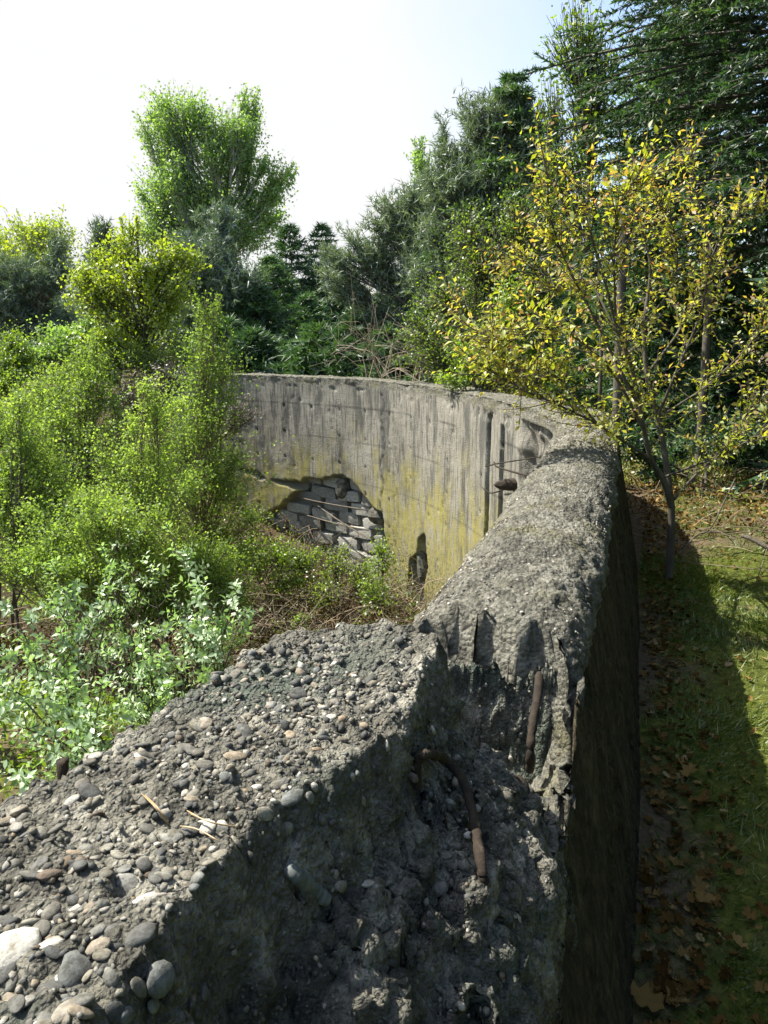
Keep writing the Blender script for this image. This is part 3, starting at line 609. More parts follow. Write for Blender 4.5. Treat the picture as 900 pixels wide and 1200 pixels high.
# grit on the rounded crest
n = 7000; s = rng.uniform(s_of_y(1.98), s_of_y(7.6), n); ph = rng.uniform(.35, pi - .1, n); p, nr = path_at(s)
o_ = THK / 2 + THK / 2 * np.sign(np.cos(ph)) * np.abs(np.cos(ph)) ** .75; z_ = WT - .04 + .15 * np.sin(ph) ** .9
hn = unit(v3(nr[:, 0] * np.cos(ph), nr[:, 1] * np.cos(ph), np.sin(ph))); xy = p + nr * o_[:, None]
mb = MB(); V, F, c = scatter_pebbles(xy[:, 0], xy[:, 1], z_, hn, .0022 * (1 + np.minimum(rng.pareto(2.5, n), 1.8)), OC[0], OC[1], .3 + .35 * rng.random(n)); mb.add(V, F, c)
mb.put('crest_grit', M_peb, wall, kind='stuff', label='grit and small stones weathering out of the rounded crest')

# ------------------------------------------------------------------ steel in the wall
def rod(name, pts, r, mat, parent=wall, label=None, sides=10, K=24, bumpy=.12):
    P = curve3(pts, K)[None]; rad = np.full((1, K), r) * (1 + bumpy * rng.normal(size=(1, K)) * .5 + .10 * (np.arange(K)[None] % 3 == 0)); rad[0, 0] *= .5; rad[0, -1] *= .5
    V, F = tubes(P, rad, sides); V = V + .28 * r * np.stack([fbm(V, .8 / r, 3, 7 + k) for k in range(3)], -1)
    n0 = len(V) ; V = np.vstack([V, P[0, 0], P[0, -1]]); j = np.arange(sides); j2 = (j + 1) % sides
    caps = np.vstack([np.stack([j2, j, np.full(sides, n0)], -1), np.stack([n0 - sides + j, n0 - sides + j2, np.full(sides, n0 + 1)], -1)])
    return put(name, V, [F, caps], mat, parent, label=label)
def off_hit(px, py, toward): h = near_hit(px, py); return h * (1 - toward / np.linalg.norm(h))
rod('rebar', [off_hit(488, 925, -.03), off_hit(489, 893, .005), off_hit(500, 884, .045), off_hit(520, 889, .065), off_hit(541, 912, .07), off_hit(553, 950, .06), off_hit(562, 1000, .04), off_hit(567, 1040, .0), off_hit(568, 1062, -.07)], .0078, M_rust, label='thick rusty bar bent like a hook out of the shaded break', K=90, bumpy=.16)
rod('rebar', [off_hit(334, 1012, -.02), off_hit(345, 1024, .012), off_hit(365, 1040, .010), off_hit(384, 1056, .004)], .0085, M_pipe, label='short grey bar stub lying in the shaded break', K=40, bumpy=.2)
def wall_hit(px, py, z): return atz(px, py, z)
rod('rebar', [wall_hit(632, 788, -.80), wall_hit(630, 815, -.83), wall_hit(624, 850, -.87), wall_hit(621, 888, -.93), wall_hit(621, 905, -1.0)], .0095, M_rust, label='upright rusty bar in the pocket under the rounded crest')
b = MB(); c0 = atz(606, 928, -.90); V, F = I2; V = V * (1 + .3 * fbm(V, 1.2, 3, 900)[:, None]) * [.030, .03, .032] + c0; b.add(V, F); b.put('rusted_lump', M_rust, wall)
c0 = near_hit(502, 950)
# long bars of the hollow in the far wall
def fw(px, py, outw):
    s_, z_ = face_sz(px, py); p, nrm = path_at(np.array([s_])); return np.array([p[0, 0] - nrm[0, 0] * outw, p[0, 1] - nrm[0, 1] * outw, z_])
for a, b_ in (((352, 586, -.2), (447, 634, .15)), ((333, 600, -.2), (438, 621, .1)), ((318, 578, -.15), (432, 600, -.1)), ((350, 608, -.2), (372, 632, .1))):
    rod('rebar', [fw(*a), (fw(*a) + fw(*b_)) / 2 + [0, 0, -.03], fw(*b_)], .012, M_twig, K=8, sides=6)
rod('rebar', [fw(640, 566, -.1), fw(612, 548, .25), fw(598, 540, .2)], .010, M_rust, sides=6, K=10); rod('rebar', [fw(625, 535, -.1), fw(606, 542, .18), fw(587, 546, .2)], .008, M_rust, sides=6, K=10)
rod('rebar', [fw(601, 569, -.1), fw(597, 575, .12), fw(588, 577, .15), fw(583, 570, .2)], .008, M_rust, sides=6, K=10)
def lump(name, c, rr, mat, parent, seed, **k):
    V, F = I2; V = V * (1 + .35 * fbm(V, 1.3, 3, seed)[:, None]) * rr + c; return put(name, V, F, mat, parent, smooth=False, **k)
lump('iron_stub', fw(603, 568, .05), [.17, .09, .075], M_rust, wall, 5, label='rusted iron stub jutting from the wall by the crest')
lump('iron_bracket', fw(591, 646, .03), [.11, .05, .03], M_rust, wall, 8)
lump('rubble_stone', fw(395, 573, -.14), [.14, .10, .2], M_near, wall, 12); lump('rubble_stone', fw(437, 606, -.16), [.2, .14, .18], M_near, wall, 13); lump('rubble_stone', fw(488, 665, -.12), [.1, .1, .3], M_near, wall, 14)
# coursed stone blocks laid bare in the hollow, each a part of the wall
M_block = rough_mat('pale_block_stone', (.15, .15, .125), (.38, .38, .345), 5, .8, .9, c3=(.54, .53, .48), attr=True, dist=.02)
def block_mesh(k):
    n_ = 5; t_ = np.linspace(-1, 1, n_); V = []; F = []
    for ax_i in range(3):
        for sg in (-1, 1):
            b0 = len(V)
            for a in t_:
                for b in t_:
                    p = [0, 0, 0]; p[ax_i] = sg; p[(ax_i + 1) % 3] = a; p[(ax_i + 2) % 3] = b * sg; V.append(p)
            F += [[b0 + i * n_ + j, b0 + (i + 1) * n_ + j, b0 + (i + 1) * n_ + j + 1, b0 + i * n_ + j + 1] for i in range(n_ - 1) for j in range(n_ - 1)]
    V = np.array(V, float); V = V / (np.sum(np.abs(V) ** 9, 1, keepdims=True) ** (1 / 9.)); V = V * (1 + .20 * np.stack([fbm(V + 9 * k, 1.5, 3, 500 + j) for j in range(3)], -1)); return mesh_np('stone_block', V, np.array(F), M_block, {'v': np.full(len(V), .2 + .13 * k)})
BLK = [block_mesh(k) for k in range(6)]; ap = np.array(arch); gbl = np.random.default_rng(44)
for iv in range(-40, 0):
    for iu in range(int(ap[:, 0].min() * 1.7) - 1, int(ap[:, 0].max() * 1.7) + 2):
        sc = (iu + .5 - .5 * (iv % 2)) / 1.7; zc_ = (iv + .5) / 4.6 - .16 * (sc - 14) + .03 * (sc - 14) ** 2
        if poly_sd(np.array([[sc, zc_]]), arch)[0] > .10 or zc_ < -4.3: continue
        p_, n_ = path_at(np.array([sc])); p_, n_ = p_[0], n_[0]; dpt_ = .10 + .075 * gbl.random() + .11; tg = np.array([-n_[1], n_[0]]); sl = -.16 + .06 * (sc - 14)
        sl += gbl.normal() * .05; sc_j = gbl.normal() * .02; ux = unit(np.array([tg[0], tg[1], sl])); un = np.array([n_[0], n_[1], 0]); uz_ = np.cross(ux, un); uz_ = uz_ if uz_[2] > 0 else -uz_
        hx, hn_, hz_ = .5 / 1.7 * gbl.uniform(.8, 1.03), .11, .5 / 4.6 * gbl.uniform(.84, 1.04); o = link('stone_block', BLK[int(gbl.integers(6))], wall); un2 = np.cross(uz_, ux)
        o.matrix_world = Matrix([[ux[i] * hx, un2[i] * hn_, uz_[i] * hz_, (p_[0] + n_[0] * dpt_, p_[1] + n_[1] * dpt_, zc_ + sc_j)[i]] for i in range(3)] + [[0, 0, 0, 1]])
# pipe stub behind the left edge, dry needle bunch, pale rubble
p0 = at(75, 925, 1.75); p1 = at(76, 896, 1.75)
stub = rod('pipe_stub', [p0 - [0, 0, .8], p0, p1], .014, M_rust, None, K=10, bumpy=.05); tag(stub, 'short rusty post stub rising behind the left edge of the pebbly wall', 'post')
def dry(pts, r, lab, ):
    o = rod('pine_needle', [off_hit(px, py, h) for px, py, h in pts], r, M_needle, None, K=8, sides=4); tag(o, lab, 'pine needle', 'dry pine needles fallen on the wall'); return o
dry([(166, 930, .012), (182, 946, .03), (197, 966, .008)], .0009, 'leftmost dry pine needle, with a pale sheath, on the pebbly wall'); dry([(170, 932, .01), (186, 948, .022), (199, 968, .006)], .0011, 'thick bundle end just right of the leftmost needle on the wall')
dry([(219, 950, .012), (245, 963, .02), (281, 970, .008)], .0010, 'dry pine needle reaching furthest right on the wall'); dry([(211, 968, .008), (232, 972, .016), (257, 986, .008)], .0010, 'lowest dry pine needle, reddish, in the pebble dip'); dry([(221, 953, .01), (240, 961, .01), (270, 972, .004)], .0008, 'thin needle lying just under the rightmost one on the wall')

# ------------------------------------------------------------------ vegetation builders
def limb_tree(root, rngs, base, lobes, Y, dfac=1., wig=.05, K=7):
    """world lobes from (px, py, rx, ry[, dY]); returns centres and radii"""
    C_, R_ = [], []
    for l in lobes:
        dy = l[4] if len(l) > 4 else rngs.uniform(-.5, .5) * l[2] / 935 * Y * dfac
        c = at(l[0], l[1], Y + dy); dep = c[1] * CP - c[2] * SP
        C_.append(c); R_.append([l[2] * dep / 935, (l[2] + l[3]) / 2 * dep / 935 * dfac, l[3] * dep / 935])
    return np.array(C_), np.array(R_)
def make_tree(name, label, cat, base_px, Y, lobes, mat, bark, nclump, nper, leaf, wid, tr, group=None, kind='leaf', seed=1, zbase=None, stems=1, twr=.004, spread=.16, dfac=1., up=.25, lim=0, shell=.45, fuzz=.26, sat=0, tlo=None, lw=1.):
    g = np.random.default_rng(seed); bx = (base_px - 450) / 935 * Y
    bz = float(gz(bx, Y)[0]) if zbase is None else zbase
    bx = (base_px - 450) / 935 * (Y * CP - bz * SP)
    base = np.array([bx, Y, bz - .05]); root = thing(name, label, cat, tuple(base), group)
    C_, R_ = limb_tree(root, g, base, lobes, Y, dfac)
    R_ = R_ * [lw, lw, 1]
    if sat:
        k_ = np.repeat(np.arange(len(C_)), sat); d_ = unit(g.normal(size=(len(k_), 3)) * [1, 1, .8] + [0, 0, .25]); C_ = np.vstack([C_, C_[k_] + d_ * R_[k_] * g.uniform(.8, 1.15, (len(k_), 1))]); R_ = np.vstack([R_ * .85, R_[k_] * g.uniform(.22, .45, (len(k_), 1))])
    order = np.argsort(-C_[:, 2]); top = C_[order[0]] + [0, 0, R_[order[0], 2] * .5]
    mbr = MB(); trunks = []
    H = top[2] - base[2]
    for k in range(stems):
        tp = C_[order[min(k, len(order) - 1)]] + [0, 0, 0]
        b0 = base + np.r_[g.normal(size=2) * tr * 2.5 * (k > 0), 0]
        mid = [b0 + (tp - b0) * f + g.normal(size=3) * H * .018 * [1, 1, 0] - np.r_[(tp - b0)[:2] * .35 * (f * (1 - f)) * 2, 0] for f in (.25, .5, .75)]
        P = curve3([b0] + mid + [tp], 26); trunks.append(P)
        V, F = tubes(P[None], np.linspace(tr, tr * .18, 26)[None], 8); mbr.add(V, F)
    allT = np.vstack(trunks); limbs = []
    for c, r in zip(C_, R_):
        lowest = base[2] + (c[2] - base[2]) * g.uniform(.45, .75); q = np.abs(allT[:, 2] - lowest) + .35 * np.linalg.norm(allT[:, :2] - c[:2], axis=1)
        o = allT[np.argmin(q)]; e = c - (c - o) * .04; m_ = (o + e) / 2 + g.normal(size=3) * .06 * np.linalg.norm(e - o) + [0, 0, -.06 * np.linalg.norm(e - o)]
        P = curve3([o, m_, e], 14); limbs.append(P); V, F = tubes(P[None], np.linspace(tr * .38, tr * .07, 14)[None], 6); mbr.add(V, F)
    wt = (R_[:, 0] * R_[:, 2]) ** .9; wt /= wt.sum(); li = g.choice(len(C_), nclump, p=wt)
    dr = unit(g.normal(size=(nclump, 3))); rad = shell + (1 - shell) * g.random(nclump) ** .5; end = C_[li] + dr * R_[li] * rad[:, None]
    end = end + (fuzz if kind == 'leaf' else .16) * R_[li] * g.normal(size=(nclump, 3))
    LP = np.array(limbs); ti = (g.uniform(.35 if tlo is None else tlo, 1, nclump) * 13).astype(int); st = LP[li, ti]
    lift = g.normal(size=(nclump, 3)) * .05 * np.linalg.norm(end - st, axis=1)[:, None]
    TW = bez(st, end, lift, 4); V, F = tubes(TW, np.linspace(twr * 1.6, twr * .5, 4)[None], 3); mbr.add(V, F, .5)
    mbr.put('trunk' if tr > .03 else 'stems', bark, root)
    t = g.uniform(.35, 1.03, (nclump, nper)); n = nclump * nper; ci = np.repeat(np.arange(nclump), nper); t = t.ravel()[:, None]
    p = (1 - t) ** 2 * st[ci] + 2 * t * (1 - t) * ((st + end) / 2 + lift)[ci] + t * t * end[ci]
    sp = (spread * R_[li].mean(1))[ci][:, None]
    tone = np.clip(.5 + .16 * g.normal(size=nclump)[ci] + .13 * g.normal(size=n), 0, 1)
    Lm = leaf * g.uniform(.65, 1.25, n)
    if kind == 'leaf':
        p = p + g.normal(size=(n, 3)) * sp; d = unit(g.normal(size=(n, 3)) + (TW[:, -1] - TW[:, 0])[ci] * 0 + [0, 0, up]); nn = unit(g.normal(size=(n, 3)) + [0, 0, .9])
        V, F = blades(p, d, nn, Lm, Lm * wid)
        k = len(V) // n
        if lim:
            dist = np.linalg.norm(p, axis=1); o = np.argsort(dist / Lm)[:lim]; msk = np.ones(n, bool); msk[o] = False
            for i in o: leaf_part(p[i], d[i], nn[i], Lm[i] * 1.1, Lm[i] * wid, mat, root, g)
            V = V.reshape(n, 4, 3)[msk].reshape(-1, 3); tone = tone[msk]; F = F[:msk.sum()]; n = int(msk.sum())
        put('crown' if tr > .03 else 'foliage', V, F, mat, root, {'v': np.repeat(tone, 4)}, kind='stuff' if lim else None)
    else:      # pine tufts: needles pointing out along the shoots
        m_ = n; p = p + g.normal(size=(m_, 3)) * sp; ax_ = unit((TW[:, -1] - TW[:, -2])[ci] + g.normal(size=(m_, 3)) * .5 + [0, 0, .5]); NN = 9
        pp = np.repeat(p, NN, 0); aa = np.repeat(ax_, NN, 0); pp = pp + aa * (g.random(m_ * NN) * np.repeat(Lm, NN) * 1.2)[:, None]
        dd_ = unit(aa * .8 + g.normal(size=(m_ * NN, 3)) * .55); V, F = needles(pp, dd_, np.repeat(Lm, NN) * g.uniform(.7, 1.1, m_ * NN), np.repeat(Lm, NN) * wid)
        put('crown', V, F, mat, root, {'v': np.repeat(np.repeat(tone, NN), 3)})
    return root
_leafmesh = {}
def leaf_mesh(mat):
    if mat.name not in _leafmesh:
        lst = []
        for k in range(4):
            # eight-sided leaf, folded along the midrib and arched; unit length along +Y, half width 1 in X
            ys = np.array([0, .18, .42, .7, 1.]); w = np.array([.04, .34, .5, .36, .01]); z = -.16 * ys ** 2 * (1 + .5 * k / 3)
            V = []
            for y_, w_, z_ in zip(ys, w, z): V += [(-w_, y_, z_ + .22 * w_), (0, y_, z_), (w_, y_, z_ + .22 * w_)]
            F = []
            for j in range(4): F += [[3 * j, 3 * j + 1, 3 * j + 4, 3 * j + 3], [3 * j + 1, 3 * j + 2, 3 * j + 5, 3 * j + 4]]
            lst.append(mesh_np('leaf', np.array(V), np.array(F), mat, {'v': np.full(len(V), .15 + .13 * k)}))
        _leafmesh[mat.name] = lst
    return _leafmesh[mat.name]
def leaf_part(p, d, nn, Ln, Wd, mat, root, g):
    d = d / np.linalg.norm(d); s_ = np.cross(d, nn); s_ /= np.linalg.norm(s_) + 1e-9; nn = np.cross(s_, d); q = p - np.array(root.location)
    o = link('leaf', leaf_mesh(mat)[int(g.integers(4))], root)
    o.matrix_local = Matrix([[s_[i] * Wd, d[i] * Ln, nn[i] * Ln, q[i]] for i in range(3)] + [[0, 0, 0, 1]]); return o
def spruce(label, base_px, Y, top_py, rad, seed, nlev=26, nb=9, nlen=.11, nwid=.16, den=1., group='spruces in the dark wood beyond the wall', mat=None, droop=.35, tr=None, base_xy=None, top_z=None, zmin=.06, sect=None):
    g = np.random.default_rng(seed)
    bx = (base_px - 450) / 935 * Y if base_xy is None else base_xy[0]; Y = Y if base_xy is None else base_xy[1]
    bz = float(gz(bx, Y)[0]); base = np.array([bx, Y, bz - .05]); tz = at(base_px, top_py, Y)[2] if top_z is None else top_z; H = tz - bz; tr = tr or H * .014
    root = thing('spruce_tree', label, 'tree', tuple(base), group); m1_, m2_ = MB(), MB()
    P = curve3([base, base + [.02 * H * g.normal() * .3, 0, H * .5], base + [0, 0, H]], 16); V, F = tubes(P[None], np.linspace(tr, .008, 16)[None], 7); m1_.add(V, F)
    st, en, lf = [], [], []
    for k in range(nlev):
        f = np.clip(zmin + (1 - zmin - .01) * (k + g.uniform(-.4, .4)) / (nlev - 1), zmin, .99); r = rad * (1 - f) ** .8 * (.85 + .3 * g.random()) + .05
        for j in range(nb):
            a = 2 * pi * (j + g.random()) / nb + k
            if sect and not (sect[0] < (a % (2 * pi)) < sect[1]): continue
            rr_ = r * g.uniform(.7, 1.15); o = base + [0, 0, H * (f + g.uniform(-.025, .025) * (1 - f))]; e = o + np.array([cos(a) * rr_, sin(a) * rr_, -droop * rr_ + .25 * rr_ * f * 1.5 + g.normal() * .05 * rr_])
            st.append(o); en.append(e); lf.append([0, 0, .10 * rr_])
    st, en, lf = map(np.array, (st, en, lf)); B = bez(st, en, lf, 7); Lb = np.linalg.norm(en - st, axis=1); V, F = tubes(B, (np.linspace(1, .25, 7)[None] * (.006 + .008 * Lb[:, None])), 4); m1_.add(V, F)
    # side twigs
    nt_ = int(np.clip(15 * den, 5, 60)); N = len(st); ci = np.repeat(np.arange(N), nt_); t = g.uniform(.15, 1, len(ci))[:, None]
    M_ = (st + en) / 2 + lf; p = (1 - t) ** 2 * st[ci] + 2 * t * (1 - t) * M_[ci] + t * t * en[ci]; ax_ = unit(en - st)[ci]; sd_ = unit(np.cross(ax_, [0, 0, 1.])) * np.where(g.random(len(ci)) < .5, -1, 1)[:, None]
    ln_ = (Lb[ci] * g.uniform(.16, .38, len(ci)) * (1.1 - .7 * t[:, 0]))[:, None] + .05; e2 = p + (ax_ * .7 + sd_ * .8 + [0, 0, -.25] + .15 * g.normal(size=(len(ci), 3))) * ln_
    T2 = bez(p, e2, np.zeros_like(p), 3); V, F = tubes(T2, np.array([[.004, .003, .0015]]) * (1 + H * .05), 3); m1_.add(V, F)
    P_ = np.vstack([p, B[:, 3:].reshape(-1, 3)[::1]]); E_ = np.vstack([e2, np.concatenate([B[:, 4:], B[:, -1:] + (B[:, -1:] - B[:, -2:-1]) * .4], 1).reshape(-1, 3)])
    sl = np.linalg.norm(E_ - P_, axis=1); per = np.maximum(2, (sl / nlen * 7 * den)).astype(int); ci = np.repeat(np.arange(len(P_)), per); t = g.random(len(ci))[:, None]
    q = P_[ci] * (1 - t) + E_[ci] * t; axx = unit(E_ - P_)[ci]; rd = unit(g.normal(size=(len(ci), 3)) + [0, 0, .2]); dd_ = unit(axx * .75 + rd * .7); tone = np.clip(.45 + .2 * g.normal(size=len(P_))[ci] + .12 * g.normal(size=len(ci)), 0, 1)
    V, F = needles(q, dd_, nlen * g.uniform(.6, 1.2, len(ci)), nlen * nwid); m1_.put('trunk', M_bark, root); put('crown', V, F, mat or M_spruce, root, {'v': np.repeat(tone, 3)}); return root

# ------------------------------------------------------------------ background trees
BK = 'trees standing beyond the wall'
make_tree('birch_tree', 'tallest birch on the left, a lobed green crown high against the white sky', 'tree', 262, 27, [(215, 122, 34, 22), (255, 150, 36, 34), (192, 160, 24, 30), (290, 122, 15, 18), (290, 172, 20, 32), (200, 212, 34, 40), (250, 218, 42, 42), (328, 205, 19, 22), (312, 236, 30, 22), (175, 242, 14, 34), (230, 280, 50, 36), (290, 268, 42, 26), (168, 266, 16, 16), (185, 130, 14, 10)],
          M_birchfar, M_barkpale, 2300, 22, .10, .6, .14, BK, seed=3, twr=.006, spread=.16, up=-.6, fuzz=.34, sat=3, tlo=.5, lw=1.1)
make_tree('pine_tree', 'grey green pine in front of the tallest birch, left of centre', 'tree', 255, 21, [(255, 255, 22, 16), (242, 298, 42, 26), (215, 330, 42, 24), (275, 332, 38, 24), (245, 372, 55, 28), (200, 395, 38, 26), (288, 392, 34, 28), (240, 425, 60, 26)], M_pine, M_bark, 620, 12, .17, .13, .12, BK, 'pine', seed=4, twr=.01)
make_tree('maple_tree', 'young yellow green broadleaf tree standing before the grey pine on the left', 'tree', 172, 17, [(230, 300, 12, 16), (85, 330, 14, 18), (140, 285, 34, 24), (168, 318, 38, 32), (120, 328, 24, 28), (192, 300, 20, 26), (150, 370, 42, 32), (196, 360, 22, 30), (118, 400, 22, 18), (165, 410, 40, 26), (100, 345, 20, 34), (215, 330, 20, 24), (155, 262, 14, 14)], M_maple, M_bark, 1300, 10, .07, .8, .06, BK, seed=5, twr=.004, spread=.18, fuzz=.5, shell=.2, sat=3, tlo=.5)
make_tree('pine_tree', 'dark pine at the far left edge below the pale birch', 'tree', 40, 24, [(68, 295, 9, 16), (62, 325, 24, 20), (20, 322, 30, 22), (8, 360, 30, 22), (50, 368, 42, 22), (80, 388, 28, 24), (20, 402, 40, 20), (-20, 340, 25, 30), (60, 425, 60, 22), (-5, 440, 50, 20)], M_pine, M_bark, 560, 12, .19, .14, .12, BK, 'pine', seed=6, twr=.01)
make_tree('birch_tree', 'pale green birch crown rising behind the dark pine at the left edge', 'tree', 50, 31, [(38, 262, 30, 16), (68, 275, 22, 22), (5, 272, 14, 12), (20, 292, 40, 22), (60, 300, 34, 24), (-10, 300, 30, 30)], M_maple, M_barkpale, 420, 20, .12, .65, .12, BK, seed=7, twr=.012, spread=.12)
make_tree('pine_tree', 'small pointed dark pine between the left birch and the yellow green tree', 'tree', 118, 27, [(118, 272, 11, 12), (122, 300, 22, 22), (112, 335, 28, 24), (100, 380, 30, 30)], M_pine, M_bark, 230, 12, .2, .14, .1, BK, 'pine', seed=8, twr=.01)
make_tree('pine_tree', 'pine with dark bare limbs and tufted branch ends right of the centre gap', 'tree', 505, 17, [(412, 276, 13, 14), (405, 296, 10, 9), (452, 244, 15, 18), (440, 290, 22, 16), (478, 285, 20, 22), (465, 328, 30, 20), (430, 318, 18, 12), (500, 330, 26, 32), (482, 240, 14, 26), (502, 262, 22, 36), (470, 262, 18, 22), (488, 300, 26, 30), (440, 262, 14, 12), (395, 330, 22, 26), (385, 300, 12, 14), (450, 372, 38, 24), (495, 390, 40, 26), (425, 400, 30, 20)], M_pine, M_bark, 640, 12, .14, .13, .13, BK, 'pine', seed=9, twr=.011, up=.5)
make_tree('pine_tree', 'tallest dense pine right of centre, its blue green crown against the sky', 'tree', 560, 15.5, [(520, 160, 9, 20), (522, 195, 16, 22), (556, 138, 24, 22), (588, 124, 20, 14), (612, 126, 14, 14), (536, 218, 34, 30), (592, 188, 40, 36), (503, 212, 11, 16), (560, 262, 54, 36), (512, 275, 26, 30), (605, 300, 45, 45), (540, 335, 52, 36), (500, 320, 28, 24), (590, 380, 55, 36), (622, 230, 34, 50), (625, 160, 20, 30), (640, 290, 40, 50), (560, 180, 30, 26), (575, 225, 40, 30)], M_pine, M_bark, 1350, 11, .13, .14, .15, BK, 'pine', seed=10, twr=.010)
make_tree('birch_tree', 'thin pale leafed birch peeping out left of the tallest pine', 'tree', 500, 20, [(492, 182, 13, 14), (496, 215, 11, 18), (492, 165, 7, 7)], M_birchfar, M_barkpale, 90, 18, .08, .6, .06, BK, seed=11)
make_tree('willow_bush', 'tall olive shrub with dark twigs and opening buds, in front of the tallest pine', 'shrub', 560, 13.2, [(575, 300, 55, 40), (525, 345, 48, 34), (610, 250, 40, 40), (590, 350, 55, 38), (485, 385, 36, 24), (560, 400, 65, 30), (620, 300, 35, 45), (510, 415, 50, 24), (545, 260, 28, 28)], M_bush, M_core, 1500, 8, .05, .6, .04, BK, seed=12, stems=5, twr=.005, spread=.12)
make_tree('aspen_tree', 'tall thin tree with sparse yellow green sprigs against the blue sky', 'tree', 700, 10.8, [(652, 50, 16, 26), (690, 30, 24, 26), (645, 115, 18, 30), (688, 110, 28, 34), (668, 175, 30, 30), (705, 60, 24, 30), (640, 200, 20, 24), (668, 10, 18, 20)], M_bush, M_bark, 420, 8, .06, .65, .03, BK, seed=13, stems=1, twr=.005, spread=.2)
make_tree('elder_bush', 'bright green bush behind the wall top, left of the yellow sapling', 'shrub', 570, 11.2, [(545, 412, 24, 20), (575, 432, 26, 16), (530, 440, 20, 12), (600, 350, 22, 36), (580, 390, 24, 24), (612, 400, 20, 30), (650, 430, 30, 30)], M_bush, M_bark, 330, 18, .055, .6, .02, 'low bushes beyond the wall', seed=14, stems=4, twr=.003)
make_tree('willow_bush', 'bright lime green bush at the left edge below the dark pine', 'shrub', 10, 15, [(12, 398, 24, 14), (26, 418, 18, 18), (-8, 425, 26, 18), (5, 440, 30, 14)], M_bush, M_bark, 240, 22, .06, .6, .03, 'low bushes beyond the wall', seed=15, stems=4, twr=.004)
for i, (px, Y_, ty, rd, lab) in enumerate([(345, 24, 262, 1.9, 'pointed spruce just right of the tallest birch'), (381, 26, 262, 1.8, 'slim spruce spire left of the tufted pine'), (322, 23, 300, 2.0, 'dark spruce tucked under the right lobe of the tallest birch'), (402, 24, 318, 2.0, 'low spruce below the tufted pine in the centre gap'), (362, 20.5, 345, 1.5, 'short bluish spruce standing above the far wall'),
                                           (305, 21, 330, 1.8, 'broad dark spruce above the left end of the far wall'), (432, 21, 350, 1.7, 'short dark spruce behind the dead twigs on the wall'), (335, 18.5, 400, 1.2, 'lowest young spruce close behind the far wall'), (300, 17.6, 385, 1.3, 'young spruce behind the left end of the far wall'), (375, 17.2, 380, 1.2, 'young spruce behind the middle of the far wall'), (415, 16.8, 372, 1.2, 'young spruce just left of the dead twigs'), (352, 17.4, 412, 1.2, 'tiny spruce peeping over the far wall between two young ones'), (270, 19, 372, 1.4, 'young spruce behind the tallest sapling'), (455, 16.2, 385, 1.2, 'young spruce among the dead twigs above the wall')]):
    spruce(lab, px, Y_, ty, rd, 30 + i, nlev=34, nb=4, nlen=.2, nwid=.2, den=.75, droop=.15)
spruce('huge dark spruce at the upper right, boughs sweeping over the sapling', 900, 10, 0, 4.1, 50, nlev=52, nb=14, nlen=.075, nwid=.3, den=.95, base_xy=(5.0, 9.4), top_z=12.5, droop=.25, group=None, sect=(1.8, 5.6), zmin=.2)
spruce('dark spruce at the right edge behind the sapling', 900, 12, 0, 3.2, 51, nlev=30, nb=9, nlen=.14, nwid=.26, den=.8, base_xy=(7.8, 12.4), top_z=10.5, group=None)
spruce('spruce with lighter green boughs behind the top of the sapling', 700, 13, 0, 2.2, 52, nlev=30, nb=10, nlen=.13, nwid=.26, den=.95, base_xy=(4.3, 12.4), top_z=6.4, group=None)
spruce('shaded spruce low behind the sapling, right of the wall crest', 700, 14, 0, 2.4, 53, nlev=24, nb=9, nlen=.15, nwid=.26, den=.85, base_xy=(2.3, 15.6), top_z=4.6, group=None)
# wood carried on out of frame: unseen spruces added to shade the scene
_src = [o for o in bpy.data.objects if o.name.startswith('spruce_tree') and o.get('label', '').startswith(('spruce with lighter', 'dark spruce at the right'))]
for i, (x_, y_, a_) in enumerate([(7.2, 5.6, 1.), (6.4, 1.6, 2.4), (7.0, -2.6, 4.0), (3.6, -6.0, 5.1), (9.8, 8.2, .4), (-.8, -8.0, 3.)]):
    o_ = _src[i % len(_src)]; c_ = o_.copy(); COL.objects.link(c_); c_.location = (x_, y_, float(gz(x_, y_)[0]) - .05); c_.rotation_euler.z = a_; s1 = 1.15 if i % 2 else 1.4; c_.scale = (s1, s1, s1)
    c_['label'] = 'unseen tall spruce added outside the frame to shade the scene'; c_['group'] = 'unseen spruces added right and behind to block sky light'
    for ch in list(o_.children): d_ = ch.copy(); COL.objects.link(d_); d_.parent = c_
spruce('bushy young spruce at the wood edge right of the sapling trunk', 840, 10.2, 400, 1.3, 57, nlev=22, nb=8, nlen=.10, nwid=.24, den=.8, group=None)
spruce('young spruce behind the sapling trunk, nearest the crest', 760, 10.8, 395, 1.2, 58, nlev=22, nb=8, nlen=.10, nwid=.24, den=.8, group=None)
# far wood that closes the gaps between the trees
g = np.random.default_rng(70); n = 42000; a = np.clip(g.uniform(-.62, .7, n), -9, 9); dist_ = g.uniform(34, 52, n); x_ = np.tan(a) * dist_; hgt_ = (2.6 + 1.6 * fbm(v3(x_, x_ * 0, x_ * 0), .22, 3, 71)) * 1.25; z_ = -1.3 + hgt_ * g.random(n) ** .8
V, F = blades(v3(x_, dist_, z_), rdir(n), rdir(n, .5), .42 * g.uniform(.6, 1.3, n), .26); put('distant_wood', V, F, M_pine, None, {'v': np.repeat(np.clip(.4 + .3 * fbm(v3(x_, z_, x_ * 0), .7, 3, 72) + .1 * g.normal(size=n), 0, 1), 4)}, label='dark far wood that fills the gaps between the nearer trees', cat='wood', kind='stuff')

